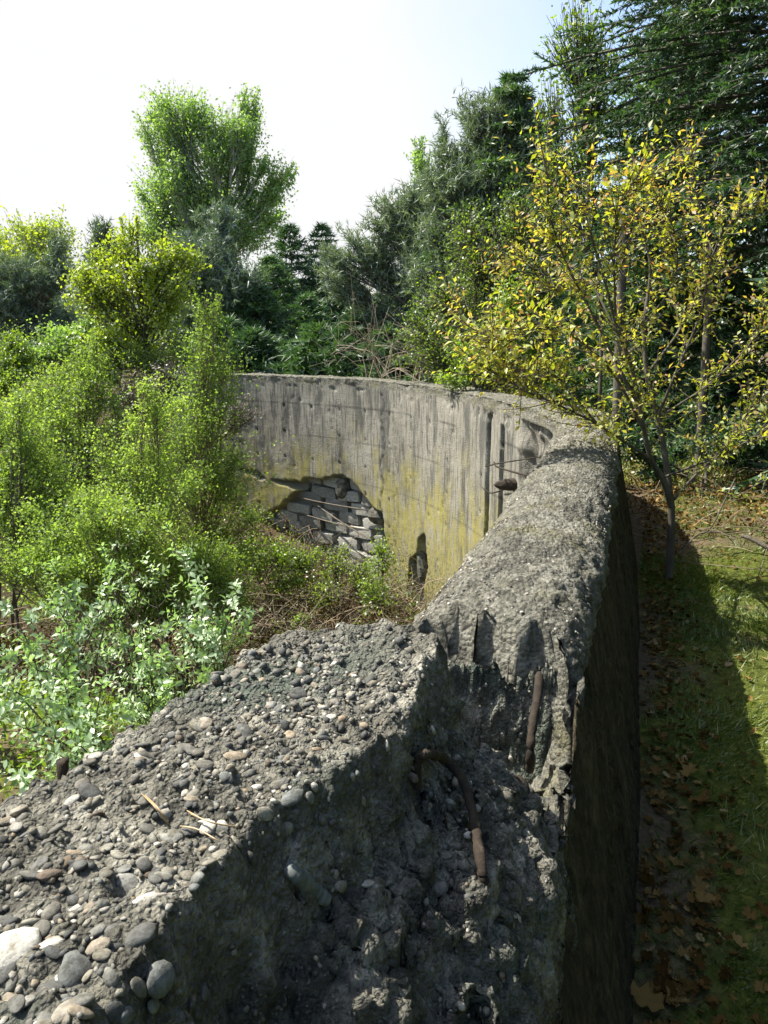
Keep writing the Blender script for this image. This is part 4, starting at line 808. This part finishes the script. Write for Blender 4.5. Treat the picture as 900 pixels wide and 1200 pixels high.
# ------------------------------------------------------------------ saplings inside the hollow
HB = 'birch saplings growing in the hollow'
make_tree('birch_sapling', 'tallest feathery birch sapling in the hollow, half covering the left end of the wall', 'tree', 235, 9.6, [(246, 362, 16, 18), (238, 398, 25, 24), (226, 436, 32, 26), (250, 468, 38, 30), (214, 488, 38, 32), (242, 528, 52, 34), (200, 560, 46, 36), (270, 560, 38, 32), (245, 608, 54, 40), (285, 640, 24, 30), (250, 350, 8, 12), (262, 430, 26, 24)], M_birch, M_bark2, 1500, 15, .033, .75, .026, HB, seed=21, stems=2, twr=.0014, spread=.16, fuzz=.42, shell=.2, sat=3, tlo=.55, lw=1.25)
make_tree('birch_sapling', 'bright green birch sapling left of the tallest one, under the yellow green tree', 'tree', 95, 12, [(98, 415, 20, 20), (92, 455, 38, 30), (102, 508, 48, 36), (72, 548, 44, 30), (126, 560, 44, 36), (60, 490, 30, 30), (150, 520, 30, 30), (40, 450, 26, 24), (120, 440, 20, 26), (105, 395, 8, 12)], M_birch, M_bark2, 1300, 14, .042, .75, .03, HB, seed=22, stems=2, twr=.0018, spread=.16, fuzz=.42, shell=.2, sat=3, tlo=.55, lw=1.25)
make_tree('birch_sapling', 'bushy birch sapling between the two taller ones in the hollow', 'tree', 170, 8.6, [(182, 478, 28, 28), (160, 520, 38, 34), (185, 560, 40, 34), (150, 600, 52, 38), (200, 640, 50, 36), (110, 640, 46, 36), (100, 590, 40, 30), (180, 450, 10, 16)], M_birch, M_bark2, 1400, 15, .032, .75, .02, HB, seed=23, stems=3, twr=.0014, spread=.16, fuzz=.42, shell=.2, sat=3, tlo=.55, lw=1.25)
make_tree('birch_sapling', 'sapling with bare dark stems at the left edge of the hollow', 'tree', 18, 8.2, [(18, 478, 34, 26), (34, 520, 40, 32), (0, 560, 34, 34), (55, 590, 38, 30), (20, 620, 44, 32), (60, 540, 36, 30), (85, 600, 30, 30)], M_birch, M_bark, 1100, 13, .033, .75, .022, HB, seed=24, stems=3, twr=.0014, spread=.16, fuzz=.42, shell=.2, sat=3, tlo=.55, lw=1.25)
make_tree('birch_sapling', 'far grey green sapling just above the bank at left', 'tree', 40, 14, [(30, 470, 40, 18), (0, 500, 50, 24), (70, 470, 30, 20)], M_bush, M_bark, 260, 22, .06, .7, .03, HB, seed=25, stems=3, twr=.004)
make_tree('willow_bush', 'dull brownish bush between the saplings, left of the wall end', 'shrub', 165, 14, [(170, 455, 34, 22), (200, 440, 24, 20), (150, 470, 30, 20), (285, 480, 20, 16)], M_core, M_core, 420, 10, .06, .5, .02, None, seed=26, stems=5, twr=.005)
make_tree('green_shrub', 'dense low green shrub at the foot of the saplings beside the brambles', 'shrub', 230, 8.6, [(240, 660, 48, 34), (190, 690, 48, 30), (275, 690, 26, 30), (130, 700, 46, 30), (60, 690, 50, 30)], M_birch, M_bark, 620, 20, .04, .65, .02, None, seed=27, stems=6, twr=.003)

make_tree('birch_sapling', 'low bushy birch sapling behind the silvery shrubs, left of centre', 'tree', 130, 7.4, [(120, 590, 50, 30), (60, 620, 50, 30), (165, 625, 44, 34), (20, 650, 44, 28), (100, 660, 60, 30)], M_birch, M_bark2, 1100, 14, .030, .75, .018, HB, seed=29, stems=4, twr=.0014, spread=.18, fuzz=.42, shell=.2, sat=3, tlo=.5)
make_tree('willow_bush', 'olive bush filling the gap under the yellow green tree', 'shrub', 140, 16.5, [(140, 420, 36, 22), (95, 430, 34, 18), (185, 425, 30, 24), (60, 440, 30, 14), (215, 415, 24, 24)], M_bush, M_core, 700, 10, .06, .6, .03, None, seed=62, stems=5, twr=.004, spread=.14, fuzz=.4, sat=2)
make_tree('willow_bush', 'dark olive bush between the far pine and the lime green bush', 'shrub', 70, 18, [(70, 400, 40, 22), (35, 415, 30, 18), (105, 395, 26, 20)], M_birchfar, M_core, 420, 12, .08, .6, .03, None, seed=63, stems=5, twr=.005, spread=.14, fuzz=.4, sat=2)
# low pale wall far away at the left
pa, pb = at(104, 424, 23), at(134, 424, 23); hz = at(104, 411, 23)[2]; V = []
for X_, Y_ in ((pa[0], 23), (pb[0], 23), (pb[0], 23.5), (pa[0], 23.5)): V += [(X_, Y_, -2.), (X_, Y_, hz)]
put('low_wall', np.array(V), np.array([[0, 2, 3, 1], [2, 4, 5, 3], [4, 6, 7, 5], [6, 0, 1, 7], [1, 3, 5, 7]]), rough_mat('pale_concrete', (.3, .3, .29), (.45, .45, .43), 3, .2), smooth=False, label='short pale grey concrete wall far off behind the saplings at the left', cat='wall')
# foreground silvery shrubs
SH = 'silvery green shrubs by the near wall'
def whorl_shrub(bx, by, tops, seed, label, nwh=4, lf=.046, npart=150):
    g = np.random.default_rng(seed); bz = float(gz(bx, by)[0]); base = np.array([bx, by, bz]); root = thing('leafy_shrub', label, 'shrub', tuple(base), SH); mb_ = MB(); tips = []
    for (px, py, Yt) in tops:
        e = at(px, py, Yt); o = base + np.r_[g.normal(size=2) * .07, 0]; m_ = (o + e) / 2 + np.r_[(o - e)[:2] * .12, 0] + g.normal(size=3) * .05; P = curve3([o, m_, e], 14); V, F = tubes(P[None], np.linspace(.009, .002, 14)[None], 5); mb_.add(V, F); tips.append((e, P[-1] - P[-2]))
        for k in range(nwh * 2 + 2):
            t = int(g.uniform(4, 13)); s_ = P[t]; d = unit(g.normal(size=3) * [1, 1, .5] + [0, 0, .7]); L_ = g.uniform(.1, .34) * (1.2 - t / 18); e2 = s_ + d * L_; Q_ = bez(s_[None], e2[None], np.array([[0, 0, -.03]]), 6); V, F = tubes(Q_, np.linspace(.0035, .0012, 6)[None], 4); mb_.add(V, F); tips.append((e2, d)); tips.append((Q_[0, 3], d))
    mb_.put('stems', M_bark, root); p, d_, n_, L_ = [], [], [], []
    for e, ax_ in tips:
        ax_ = unit(np.asarray(ax_)); nl = int(g.integers(5, 9)); u = unit(np.cross(ax_, [.2, .5, .8])); v = np.cross(ax_, u); a0 = g.random() * 6
        for j in range(nl):
            a = a0 + j * 2.4; rd = u * cos(a) + v * sin(a); d = unit(rd + ax_ * g.uniform(.15, .8)); p.append(e - ax_ * .012 * j + rd * .004); d_.append(d); n_.append(unit(ax_ - rd * .3 + .3 * g.normal(size=3))); L_.append(lf * g.uniform(.6, 1.25))
    p, d_, n_, L_ = map(np.array, (p, d_, n_, L_)); o = np.argsort(np.linalg.norm(p, axis=1) / L_)
    for i in o[:npart]: leaf_part(p[i], d_[i], n_[i], L_[i], L_[i] * .56, M_rowan, root, g)
    r_ = o[npart:]
    if len(r_): V, F = blades(p[r_], d_[r_], n_[r_], L_[r_], L_[r_] * .5); put('foliage', V, F, M_rowan, root, {'v': np.repeat(np.clip(.5 + .2 * g.normal(size=len(r_)), 0, 1), 4)}, kind='stuff')
    return root
whorl_shrub(-1.55, 3.8, [(10, 800, 3.7), (40, 770, 3.9), (75, 800, 3.8), (100, 840, 3.7), (20, 850, 3.5), (60, 880, 3.4), (120, 800, 3.9), (0, 900, 3.4), (30, 920, 3.3), (90, 870, 3.5)], 31, 'silvery shrub nearest the camera, around the rusty post stub')
whorl_shrub(-1.25, 4.2, [(140, 790, 4.2), (165, 760, 4.3), (190, 800, 4.1), (120, 760, 4.3), (150, 830, 4.0), (205, 770, 4.3), (175, 730, 4.4)], 32, 'silvery shrub second from the post stub, just left of the wall edge')
whorl_shrub(-1.15, 4.9, [(200, 690, 5.0), (225, 720, 4.9), (240, 680, 5.1), (265, 700, 5.0), (180, 660, 5.2), (215, 640, 5.3), (195, 615, 5.4), (280, 680, 5.0), (250, 740, 4.8), (285, 715, 4.9)], 33, 'tallest silvery shrub, its stems leaning toward the brambles')
whorl_shrub(-2.0, 4.8, [(60, 700, 4.9), (90, 680, 5.0), (30, 720, 4.8), (110, 720, 4.8), (5, 700, 4.9), (130, 690, 5.0), (70, 740, 4.7), (150, 660, 5.2)], 34, 'silvery shrub behind the nearest one at the left')
whorl_shrub(-2.5, 4.3, [(5, 760, 4.3), (25, 740, 4.4), (-10, 800, 4.2), (50, 750, 4.4), (0, 830, 4.0)], 35, 'silvery shrub cut by the left frame edge', npart=100)
whorl_shrub(-1.75, 5.6, [(120, 640, 5.8), (150, 620, 5.9), (170, 650, 5.7), (95, 650, 5.8), (60, 660, 5.7), (30, 670, 5.7), (140, 680, 5.5)], 36, 'furthest silvery shrub, in front of the birch saplings', npart=80)

# low green ground cover on the pit side
g = np.random.default_rng(80); n = 90000; x_ = g.uniform(-9, 1.2, n); y_ = 2.8 + 13 * g.random(n) ** 1.2; dpt = dist_path(np.stack([x_, y_], -1)); k = (dpt < -.1) & (np.abs(x_) < y_ * .62 + .6) & (fbm(v3(x_, y_, x_ * 0), .9, 3, 82) > -.12)
dry_ = (x_ > -2.4) & (y_ > 7.2); k &= (~dry_) | (g.random(n) < .9); x_, y_ = x_[k], y_[k]; n = len(x_); z_ = gz(x_, y_); hh_ = np.maximum(.02, (.22 + .25 * ((x_ > -2.4) & (y_ > 7.2))) * (1 + fbm(v3(x_, y_, x_ * 0), 1.5, 3, 83))) * g.random(n)
V, F = blades(v3(x_, y_, z_ + hh_), rdir(n, .3), rdir(n, .8), .045 * g.uniform(.6, 1.5, n), .022); put('ground_cover', V, F, M_bush, None, {'v': np.repeat(np.clip(.4 + .2 * g.normal(size=n), 0, 1), 4)}, label='low leafy green growth covering the floor of the hollow', cat='plants', kind='stuff')
# dry brambles
def arcs(n, x0, x1, y0, y1, lmin, lmax, h, r, g, inside=True):
    x_ = g.uniform(x0, x1, n * 3); y_ = g.uniform(y0, y1, n * 3)
    if inside: k = dist_path(np.stack([x_, y_], -1)) < -.15; x_, y_ = x_[k][:n], y_[k][:n]
    n = len(x_); z_ = gz(x_, y_); a = g.uniform(0, 2 * pi, n); L_ = g.uniform(lmin, lmax, n); o = v3(x_, y_, z_ + h * g.random(n) * .6); e = o + v3(np.cos(a) * L_, np.sin(a) * L_, h * g.uniform(-.4, .7, n))
    return tubes(bez(o, e, v3(0 * a, 0 * a, L_ * g.uniform(0, .5, n)) + .15 * g.normal(size=(n, 3)) * L_[:, None], 6), r, 3)
V, F = arcs(3000, -4.6, 1.2, 7.2, 14.4, .3, 1.5, .75, (.005), g); put('bramble_thicket', V, F, M_cane, None, {'v': np.repeat(g.random(len(V) // 18), 18)}, label='brown tangle of dry bramble canes in front of the hollow in the wall', cat='brambles', kind='stuff')
n = 26000; x_ = g.uniform(-4.8, 1.6, n); y_ = g.uniform(7, 14.8, n); k = (dist_path(np.stack([x_, y_], -1)) < -.1); x_, y_ = x_[k], y_[k]; n = len(x_); z_ = gz(x_, y_) + .55 * g.random(n) * (1 + fbm(v3(x_, y_, x_ * 0), 1.2, 3, 84))
V, F = blades(v3(x_, y_, z_), rdir(n), rdir(n, .5), .055, .028); put('dry_undergrowth', V, F, M_litter, None, {'v': np.repeat(g.random(n) * .8, 4)}, label='dead leaves and withered stalks caught among the bramble canes', cat='dead leaves', kind='stuff')
n = 15000; x_ = g.uniform(-4.2, 1.4, n); y_ = g.uniform(7.6, 14.2, n); k = (dist_path(np.stack([x_, y_], -1)) < -.12) & (fbm(v3(x_, y_, x_ * 0), 1.1, 3, 86) > .02); x_, y_ = x_[k], y_[k]; n = len(x_); z_ = gz(x_, y_) + .1 + .6 * g.random(n) * np.maximum(.2, 1 + 1.4 * fbm(v3(x_, y_, x_ * 0), 1.6, 2, 87))
V, F = blades(v3(x_, y_, z_), rdir(n, .4), rdir(n, .5), .06 * g.uniform(.5, 1.3, n), .028); put('bramble_leaves', V, F, M_bush, None, {'v': np.repeat(np.clip(.3 + .22 * g.normal(size=n), 0, 1), 4)}, label='olive green leaves sprouting through the bramble canes in the hollow', cat='leaves', kind='stuff')
make_tree('willow_scrub', 'olive scrub bush in the brambles, hiding the lower left of the hollow', 'shrub', 325, 11.6, [(322, 640, 26, 22), (350, 655, 26, 18), (300, 655, 22, 22), (335, 680, 30, 18)], M_bush, M_core, 420, 9, .045, .6, .012, None, seed=65, stems=6, twr=.0025, spread=.2, fuzz=.45, shell=.2, sat=2, tlo=.4)
make_tree('willow_scrub', 'thin half bare scrub bush below the stone blocks', 'shrub', 400, 11.2, [(395, 655, 26, 20), (420, 670, 20, 18), (380, 690, 30, 16)], M_bush, M_core, 420, 4, .04, .6, .012, None, seed=66, stems=6, twr=.0025, spread=.2, fuzz=.5, shell=.2, sat=2, tlo=.4)
make_tree('ivy_clump', 'small green climber at the foot of the far wall beside the narrow slot', 'plant', 450, 10.6, [(448, 650, 14, 26), (440, 690, 22, 24), (352, 726, 14, 8)], M_bush, M_bark, 120, 14, .045, .7, .01, None, seed=28, stems=3, twr=.003)
# dead stalks above the far wall
for i, (bx_, by_, tops) in enumerate([(.1, 15.0, [(400, 395), (412, 370), (425, 400), (438, 385)]), (.75, 14.2, [(455, 420), (470, 385), (484, 400), (498, 410)])]):
    bz = float(gz(bx_, by_)[0]); base = np.array([bx_, by_, bz]); root = thing('dead_shrub', ['bare pale twigs arching above the far wall top, left clump', 'bare pale twigs above the far wall top, right clump nearer the bright bush'][i], 'shrub', tuple(base), 'dead twigs along the wall top'); mb_ = MB(); g = np.random.default_rng(90 + i)
    for (px, py) in tops:
        for q in range(3):
            e = at(px + g.uniform(-14, 14), py + g.uniform(-6, 22), by_ + g.uniform(-.4, .4)); m_ = (base + e) / 2 + [g.normal() * .12, 0, .3]; P = curve3([base + np.r_[g.normal(size=2) * .2, 0], m_, e, e + [g.normal() * .2, 0, -.12]], 12); V, F = tubes(P[None], np.linspace(.009, .003, 12)[None], 4); mb_.add(V, F, .7)
            for w in range(4): s_ = P[int(g.integers(4, 11))]; V, F = tubes(bez(s_[None], (s_ + g.normal(size=3) * .3 + [0, 0, .12])[None], np.zeros((1, 3)), 4), .003, 3); mb_.add(V, F, .7)
    mb_.put('stems', M_twig, root)
g = np.random.default_rng(95); s_ = g.uniform(s_of_y(8.5), _ds[-1] - .3, 12000); p, nr = path_at(s_); xy = p + nr * (1.0 + 1.6 * g.random(len(s_)))[:, None]; n = len(xy); z_ = gz(xy[:, 0], xy[:, 1]) + .16 * g.random(n) ** 2
V, F = blades(v3(xy[:, 0], xy[:, 1], z_), rdir(n, .8), rdir(n, .3), .10 * g.uniform(.5, 1.4, n), .02); put('rough_grass', V, F, M_grass, None, {'v': np.repeat(np.clip(.8 + .2 * g.normal(size=n), 0, 1), 4)}, label='rough dry grass along the back of the far wall', cat='grass', kind='stuff')

# ------------------------------------------------------------------ the yellow sapling by the wall
def sapling():
    g = np.random.default_rng(120); base = np.array([2.02, 5.42, 0]); base[2] = float(gz(base[0], base[1])[0]) - .03
    root = thing('cherry_sapling', 'young tree with yellow and bronze leaves growing close to the outer wall face', 'tree', tuple(base)); mb_ = MB()
    W_ = lambda *q: np.array([at(px, py, 5.4 + dy) for px, py, dy in q])
    L_ = [(np.vstack([base, W_((786, 640, .03), (787, 592, .05))]), .040, .031), (W_((787, 596, .05), (776, 560, 0), (762, 535, -.05), (750, 480, -.15), (740, 430, -.2), (722, 380, -.3), (706, 320, -.35), (692, 270, -.4), (690, 215, -.4)), .026, .004),
          (W_((787, 596, .05), (781, 545, .1), (771, 490, .15), (758, 440, .2), (755, 380, .25), (762, 310, .3), (745, 250, .3), (735, 200, .35)), .030, .004),
          (W_((762, 538, -.05), (735, 520, -.25), (700, 497, -.5), (655, 475, -.7), (610, 455, -.8), (570, 430, -.9)), .015, .003), (W_((755, 505, -.1), (720, 440, -.4), (680, 400, -.6), (640, 380, -.8), (600, 400, -.9), (560, 390, -.9)), .012, .003),
          (W_((790, 585, .05), (812, 560, .2), (850, 522, .35), (880, 480, .45), (915, 450, .5)), .014, .004), (W_((776, 560, 0), (815, 545, -.2), (850, 532, -.35), (900, 502, -.5), (950, 480, -.6)), .010, .003),
          (W_((770, 490, .15), (795, 430, .0), (820, 370, -.1), (835, 300, -.15), (860, 250, -.2), (885, 238, -.2)), .014, .003), (W_((757, 440, .2), (800, 380, .4), (830, 300, .5), (815, 220, .5), (808, 180, .5)), .013, .003),
          (W_((750, 480, -.15), (700, 380, -.3), (660, 300, -.4), (645, 250, -.45), (640, 190, -.5)), .012, .003), (W_((740, 430, -.2), (690, 330, .1), (650, 340, .3), (620, 300, .4), (600, 310, .5)), .010, .003),
          (W_((771, 490, .15), (830, 450, .5), (880, 400, .7), (905, 340, .8)), .010, .003), (W_((722, 380, -.3), (720, 300, -.6), (730, 230, -.7), (760, 200, -.7)), .008, .002), (W_((700, 497, -.5), (650, 440, -.7), (600, 430, -.6), (545, 370, -.5)), .008, .002),
          (W_((812, 560, .2), (860, 580, .5), (900, 560, .6)), .006, .002), (W_((755, 380, .25), (790, 330, .1), (790, 270, 0), (770, 230, -.1)), .008, .002)]
    pts = []; ax0 = []
    for P, r0, r1 in L_:
        C_ = curve3(P, 40); V, F = tubes(C_[None], np.linspace(r0 * .85, r1 * .8, 40)[None], 8); mb_.add(V, F); pts.append(C_[8:] if r0 < .035 else C_[:0]); ax0.append(np.gradient(C_, axis=0)[8:] if r0 < .035 else C_[:0])
    pts = np.vstack(pts); ax0 = unit(np.vstack(ax0)); w = np.clip((pts[:, 2] + 1.25) / .7, .05, 1) * np.clip(1.5 - pts[:, 2] * .75, .3, 1); w /= w.sum()
    N = 1020; i = g.choice(len(pts), N, p=w); st = pts[i]; d = unit(ax0[i] * .8 + g.normal(size=(N, 3)) * [.75, .75, .45] + [0, 0, .25]); Ln = g.uniform(.12, .42, N); en = st + d * Ln[:, None]
    TW = bez(st, en, v3(0 * Ln, 0 * Ln, -.08 * Ln), 6); V, F = tubes(TW, np.linspace(.0035, .0013, 6)[None], 4); mb_.add(V, F); mb_.put('trunk', M_bark, root)
    nl = 9; ci = np.repeat(np.arange(N), nl); t = np.tile(np.linspace(.12, 1.02, nl), N)[:, None]; M_ = (st + en) / 2 + v3(0 * Ln, 0 * Ln, -.08 * Ln)
    p = (1 - t) ** 2 * st[ci] + 2 * t * (1 - t) * M_[ci] + t * t * en[ci]; n = len(p); sd_ = unit(np.cross(d[ci], rdir(n, .3))); dd_ = unit(d[ci] * .6 + sd_ * .9 + .25 * g.normal(size=(n, 3)) + [0, 0, -.08]); nn_ = unit(g.normal(size=(n, 3)) * .5 + [-.2, 0, .9]); Lf = .044 * g.uniform(.55, 1.25, n)
    dep = p[:, 1] * CP - p[:, 2] * SP; k = g.random(n) < .93; px = 450 + 935 * p[:, 0] / dep
    order = np.argsort(dep / Lf + 1000 * (px > 900)); order = order[k[order]]
    for j in order[:300]: leaf_part(p[j], dd_[j], nn_[j], Lf[j], Lf[j] * .5, M_cherry, root, g)
    r_ = order[300:]; V, F = blades(p[r_], dd_[r_], nn_[r_], Lf[r_], Lf[r_] * .46); tone = np.clip(.30 + .34 * t[r_, 0] + .2 * sstep(-1.3, .6, p[r_, 2]) * g.random(len(r_)) * 1.4 + .15 * g.normal(size=len(r_)), 0, 1)
    put('foliage', V, F, M_cherry, root, {'v': np.repeat(tone, 4)}, kind='stuff')
sapling()

# ------------------------------------------------------------------ ground cover outside: grass, moss tufts, dead leaves
g = np.random.default_rng(130); n = 300000; y_ = 1.1 + 9.5 * g.random(n) ** 1.5; q_ = .02 + 5.5 * g.random(n) ** 1.1; x_ = .09 + .317 * y_ + q_
dens = sstep(-.08, .15, q_ + .25 * fbm(v3(x_, y_, x_ * 0), 1.6, 3, 131)) * (.25 + .75 * (fbm(v3(x_, y_, x_ * 0), 1.1, 4, 132) > -.12)) + .04
dens = dens * (1 - .75 * sstep(5.2, 6.4, y_)); k = (g.random(n) < dens) & (x_ < y_ * .55 + .4); x_, y_ = x_[k], y_[k]; n = len(x_); z_ = gz(x_, y_)
hl = .030 * g.uniform(.4, 1.5, n) * (1 + .5 * fbm(v3(x_, y_, x_ * 0), 2.5, 3, 133)) * (1 + .12 * y_); cw = fbm(v3(x_, y_, x_ * 0), 1.4, 2, 134) * 5; dd_ = unit(v3(np.cos(cw), np.sin(cw), 0 * cw) * .6 + g.normal(size=(n, 3)) * .55 + [0, 0, .55])
V, F = needles(v3(x_, y_, z_ - .004), dd_, hl, .0034 * (1 + .38 * y_)); put('grass', V, F, M_grass, None, {'v': np.repeat(np.clip(.38 + .25 * fbm(v3(x_, y_, x_ * 0), 1.8, 3, 135) + .17 * g.normal(size=n), 0, 1), 3)}, label='short mossy grass beside the outer face of the wall', cat='grass', kind='stuff')
OAK = []
for k in range(5):
    t = np.linspace(0, 2 * pi, 22, endpoint=False); lobes_ = .46 + (.14 + .03 * k) * np.cos(t * (7 + k % 2 * 2) + .3 * k) * np.abs(np.sin(t / 2 + .0)) ** .3; xx_ = np.sin(t) * lobes_ * .62; yy_ = .5 - np.cos(t) * (.36 + .42 * lobes_ * .5)
    g2 = np.random.default_rng(k); zc = g2.uniform(.3, .9); V = np.vstack([[0, .5, 0]] + [[a, b, zc * (abs(a) * .8 + (b - .5) ** 2) + .05 * g2.normal()] for a, b in zip(xx_, yy_)]); F = np.array([[0, 1 + j, 1 + (j + 1) % 22] for j in range(22)])
    OAK.append((V, F))
oakme = [mesh_np('dead_leaf', V, F, M_litter, {'v': np.full(len(V), .15 + .11 * k)}) for k, (V, F) in enumerate(OAK)]
def litter_pts(n, g):
    y_ = 1.3 + 7.0 * g.random(n) ** 1.25; q_ = np.abs(g.normal(size=n)) * .17 + .02; far_ = g.random(n) < .26; q_ = np.where(far_, g.uniform(.1, 3.2, n), q_); x_ = .10 + .317 * y_ + q_
    ok = (g.random(n) < .35 + .65 * sstep(2.0, 3.6, y_)) & (~far_) | (fbm(v3(x_, y_, x_ * 0), 1.1, 4, 132) < .02) | (g.random(n) < .1); return x_[ok], y_[ok]
x_, y_ = litter_pts(1700, g); z_ = gz(x_, y_); dep = y_ * CP - z_ * SP; sz_ = .040 * g.uniform(.5, 1.3, len(x_)); px = 450 + 935 * x_ / dep; vis = (px < 905) & (px > 700); o = np.argsort(-(sz_ / dep) * vis)
for i in o[:130]:
    ob = link('dead_leaf', oakme[int(g.integers(5))]); tag(ob, 'dry brown lobed leaf lying in the litter beside the shaded foot of the wall', 'dead leaf', 'dead oak leaves on the ground by the wall')
    ob.location = (x_[i], y_[i], z_[i] + .006 + .012 * g.random()); ob.rotation_euler = (g.normal() * .35, g.normal() * .35, g.uniform(0, 2 * pi)); s1 = sz_[i] * 1.25; ob.scale = (s1 * (1 if g.random() < .5 else -1), s1, s1)
mb_ = MB(); r_ = o[130:]
for k, (V0, F0) in enumerate(OAK):
    q = r_[k::5]; m_ = len(q); a = g.uniform(0, 2 * pi, m_); tl = g.normal(size=(m_, 2)) * .4; ux = unit(v3(np.cos(a), np.sin(a), tl[:, 0])); uy = unit(v3(-np.sin(a), np.cos(a), tl[:, 1])); uz = np.cross(ux, uy)
    V = v3(x_[q], y_[q], z_[q] + .004 + .015 * g.random(m_))[:, None] + sz_[q][:, None, None] * (V0[None] @ np.stack([ux, uy, uz], 1)); mb_.add(V.reshape(-1, 3), (F0[None] + (np.arange(m_) * len(V0))[:, None, None]).reshape(-1, 3), np.repeat(g.random(m_), len(V0)))
mb_.put('leaf_litter', M_litter, None, smooth=False, label='brown leaf litter strewn along the wall foot and around the sapling', cat='leaf litter', kind='stuff')
for (px, py, s_, lab) in [(800, 915, .125, 'large pale lobed leaf on the grass, uppermost of the big ones'), (806, 941, .115, 'pale brown lobed leaf just below the uppermost big one'), (832, 1052, .12, 'pale grey lobed leaf low on the shaded grass'), (768, 912, .09, 'pale leaf close to the wall, left of the big ones'), (857, 990, .08, 'small pale leaf alone on the shaded grass'), (780, 1185, .14, 'biggest pale leaf, at the bottom edge by the wall foot')]:
    c = atz(px, py, -1.68); c[2] = float(gz(c[0], c[1])[0]) + .022; ob = link('dead_leaf', mesh_np('dead_leaf', OAK[2][0], OAK[2][1], M_litter, {'v': np.full(23, .62)})); tag(ob, lab, 'dead leaf', 'dead oak leaves on the ground by the wall'); ob.location = c; s_ *= .72; ob.rotation_euler = (.2, -.15, g.uniform(0, 6)); ob.scale = (s_, s_, s_)
# twigs and fallen branch
def ground_rod(pts, r, lab, name='fallen_branch'):
    o = rod(name, [at(*p) for p in pts], r, M_bark, None, K=14, sides=6); tag(o, lab, 'branch', 'fallen sticks near the sapling'); return o
ground_rod([(868, 627, 6.1), (885, 634, 6.0), (925, 655, 5.8)], .016, 'thick dark stick poking in from the right edge above the litter')
ground_rod([(795, 652, 5.9), (815, 628, 6.0), (832, 620, 6.1), (850, 585, 6.2), (862, 560, 6.3)], .006, 'thin forked stick leaning up to the right of the sapling trunk')
ground_rod([(828, 624, 6.05), (848, 624, 6.1), (868, 622, 6.2)], .005, 'short level stick touching the thin forked one')
# dark stump shapes at the wood edge and undergrowth
make_tree('understorey_bush', 'dark green understorey bush right behind the sapling trunk', 'shrub', 820, 8.6, [(770, 545, 26, 22), (850, 520, 40, 26), (895, 500, 34, 30), (740, 520, 20, 24)], M_spruce, M_bark, 260, 22, .05, .5, .02, None, seed=61, stems=5, twr=.003)
for i, (px, py, Y_) in enumerate([(715, 585, 8.6), (815, 560, 9.4)]):
    c = at(px, py, Y_); zb = float(gz(c[0], c[1])[0]); root = None; P = curve3([[c[0], c[1], zb - .1], [c[0] + .02, c[1], zb + .5], [c[0] - .04, c[1], zb + 2.8]], 12); V, F = tubes(P[None], np.linspace(.06, .045, 12)[None], 9); o = put('tree_trunk', V, F, M_bark); tag(o, ['dark trunk just beyond the end of the rounded crest', 'dark trunk right of the sapling at the wood edge'][i], 'tree')
g = np.random.default_rng(140); n = 16000; x_ = g.uniform(1.9, 9, n); y_ = g.uniform(6.5, 13, n); k = (dist_path(np.stack([x_, y_], -1)) > .75); x_, y_ = x_[k], y_[k]; n = len(x_); z_ = gz(x_, y_) + .16 * g.random(n) ** 2
V, F = blades(v3(x_, y_, z_), rdir(n, .1), rdir(n, .7), .05 * g.uniform(.5, 1.3, n), .026); put('forest_litter', V, F, M_litter, None, {'v': np.repeat(np.clip(.35 + .22 * g.normal(size=n), 0, 1), 4)}, label='brown litter and dead twigs under the trees at the right', cat='leaf litter', kind='stuff')
V, F = arcs(130, 2.0, 7.5, 5.8, 10.5, .2, .9, .15, .004, g, False); put('brushwood', V, F, M_cane, None, {'v': np.repeat(g.random(len(V) // 18), 18)}, label='thin grey brushwood scattered over the litter at the right', cat='twigs', kind='stuff')
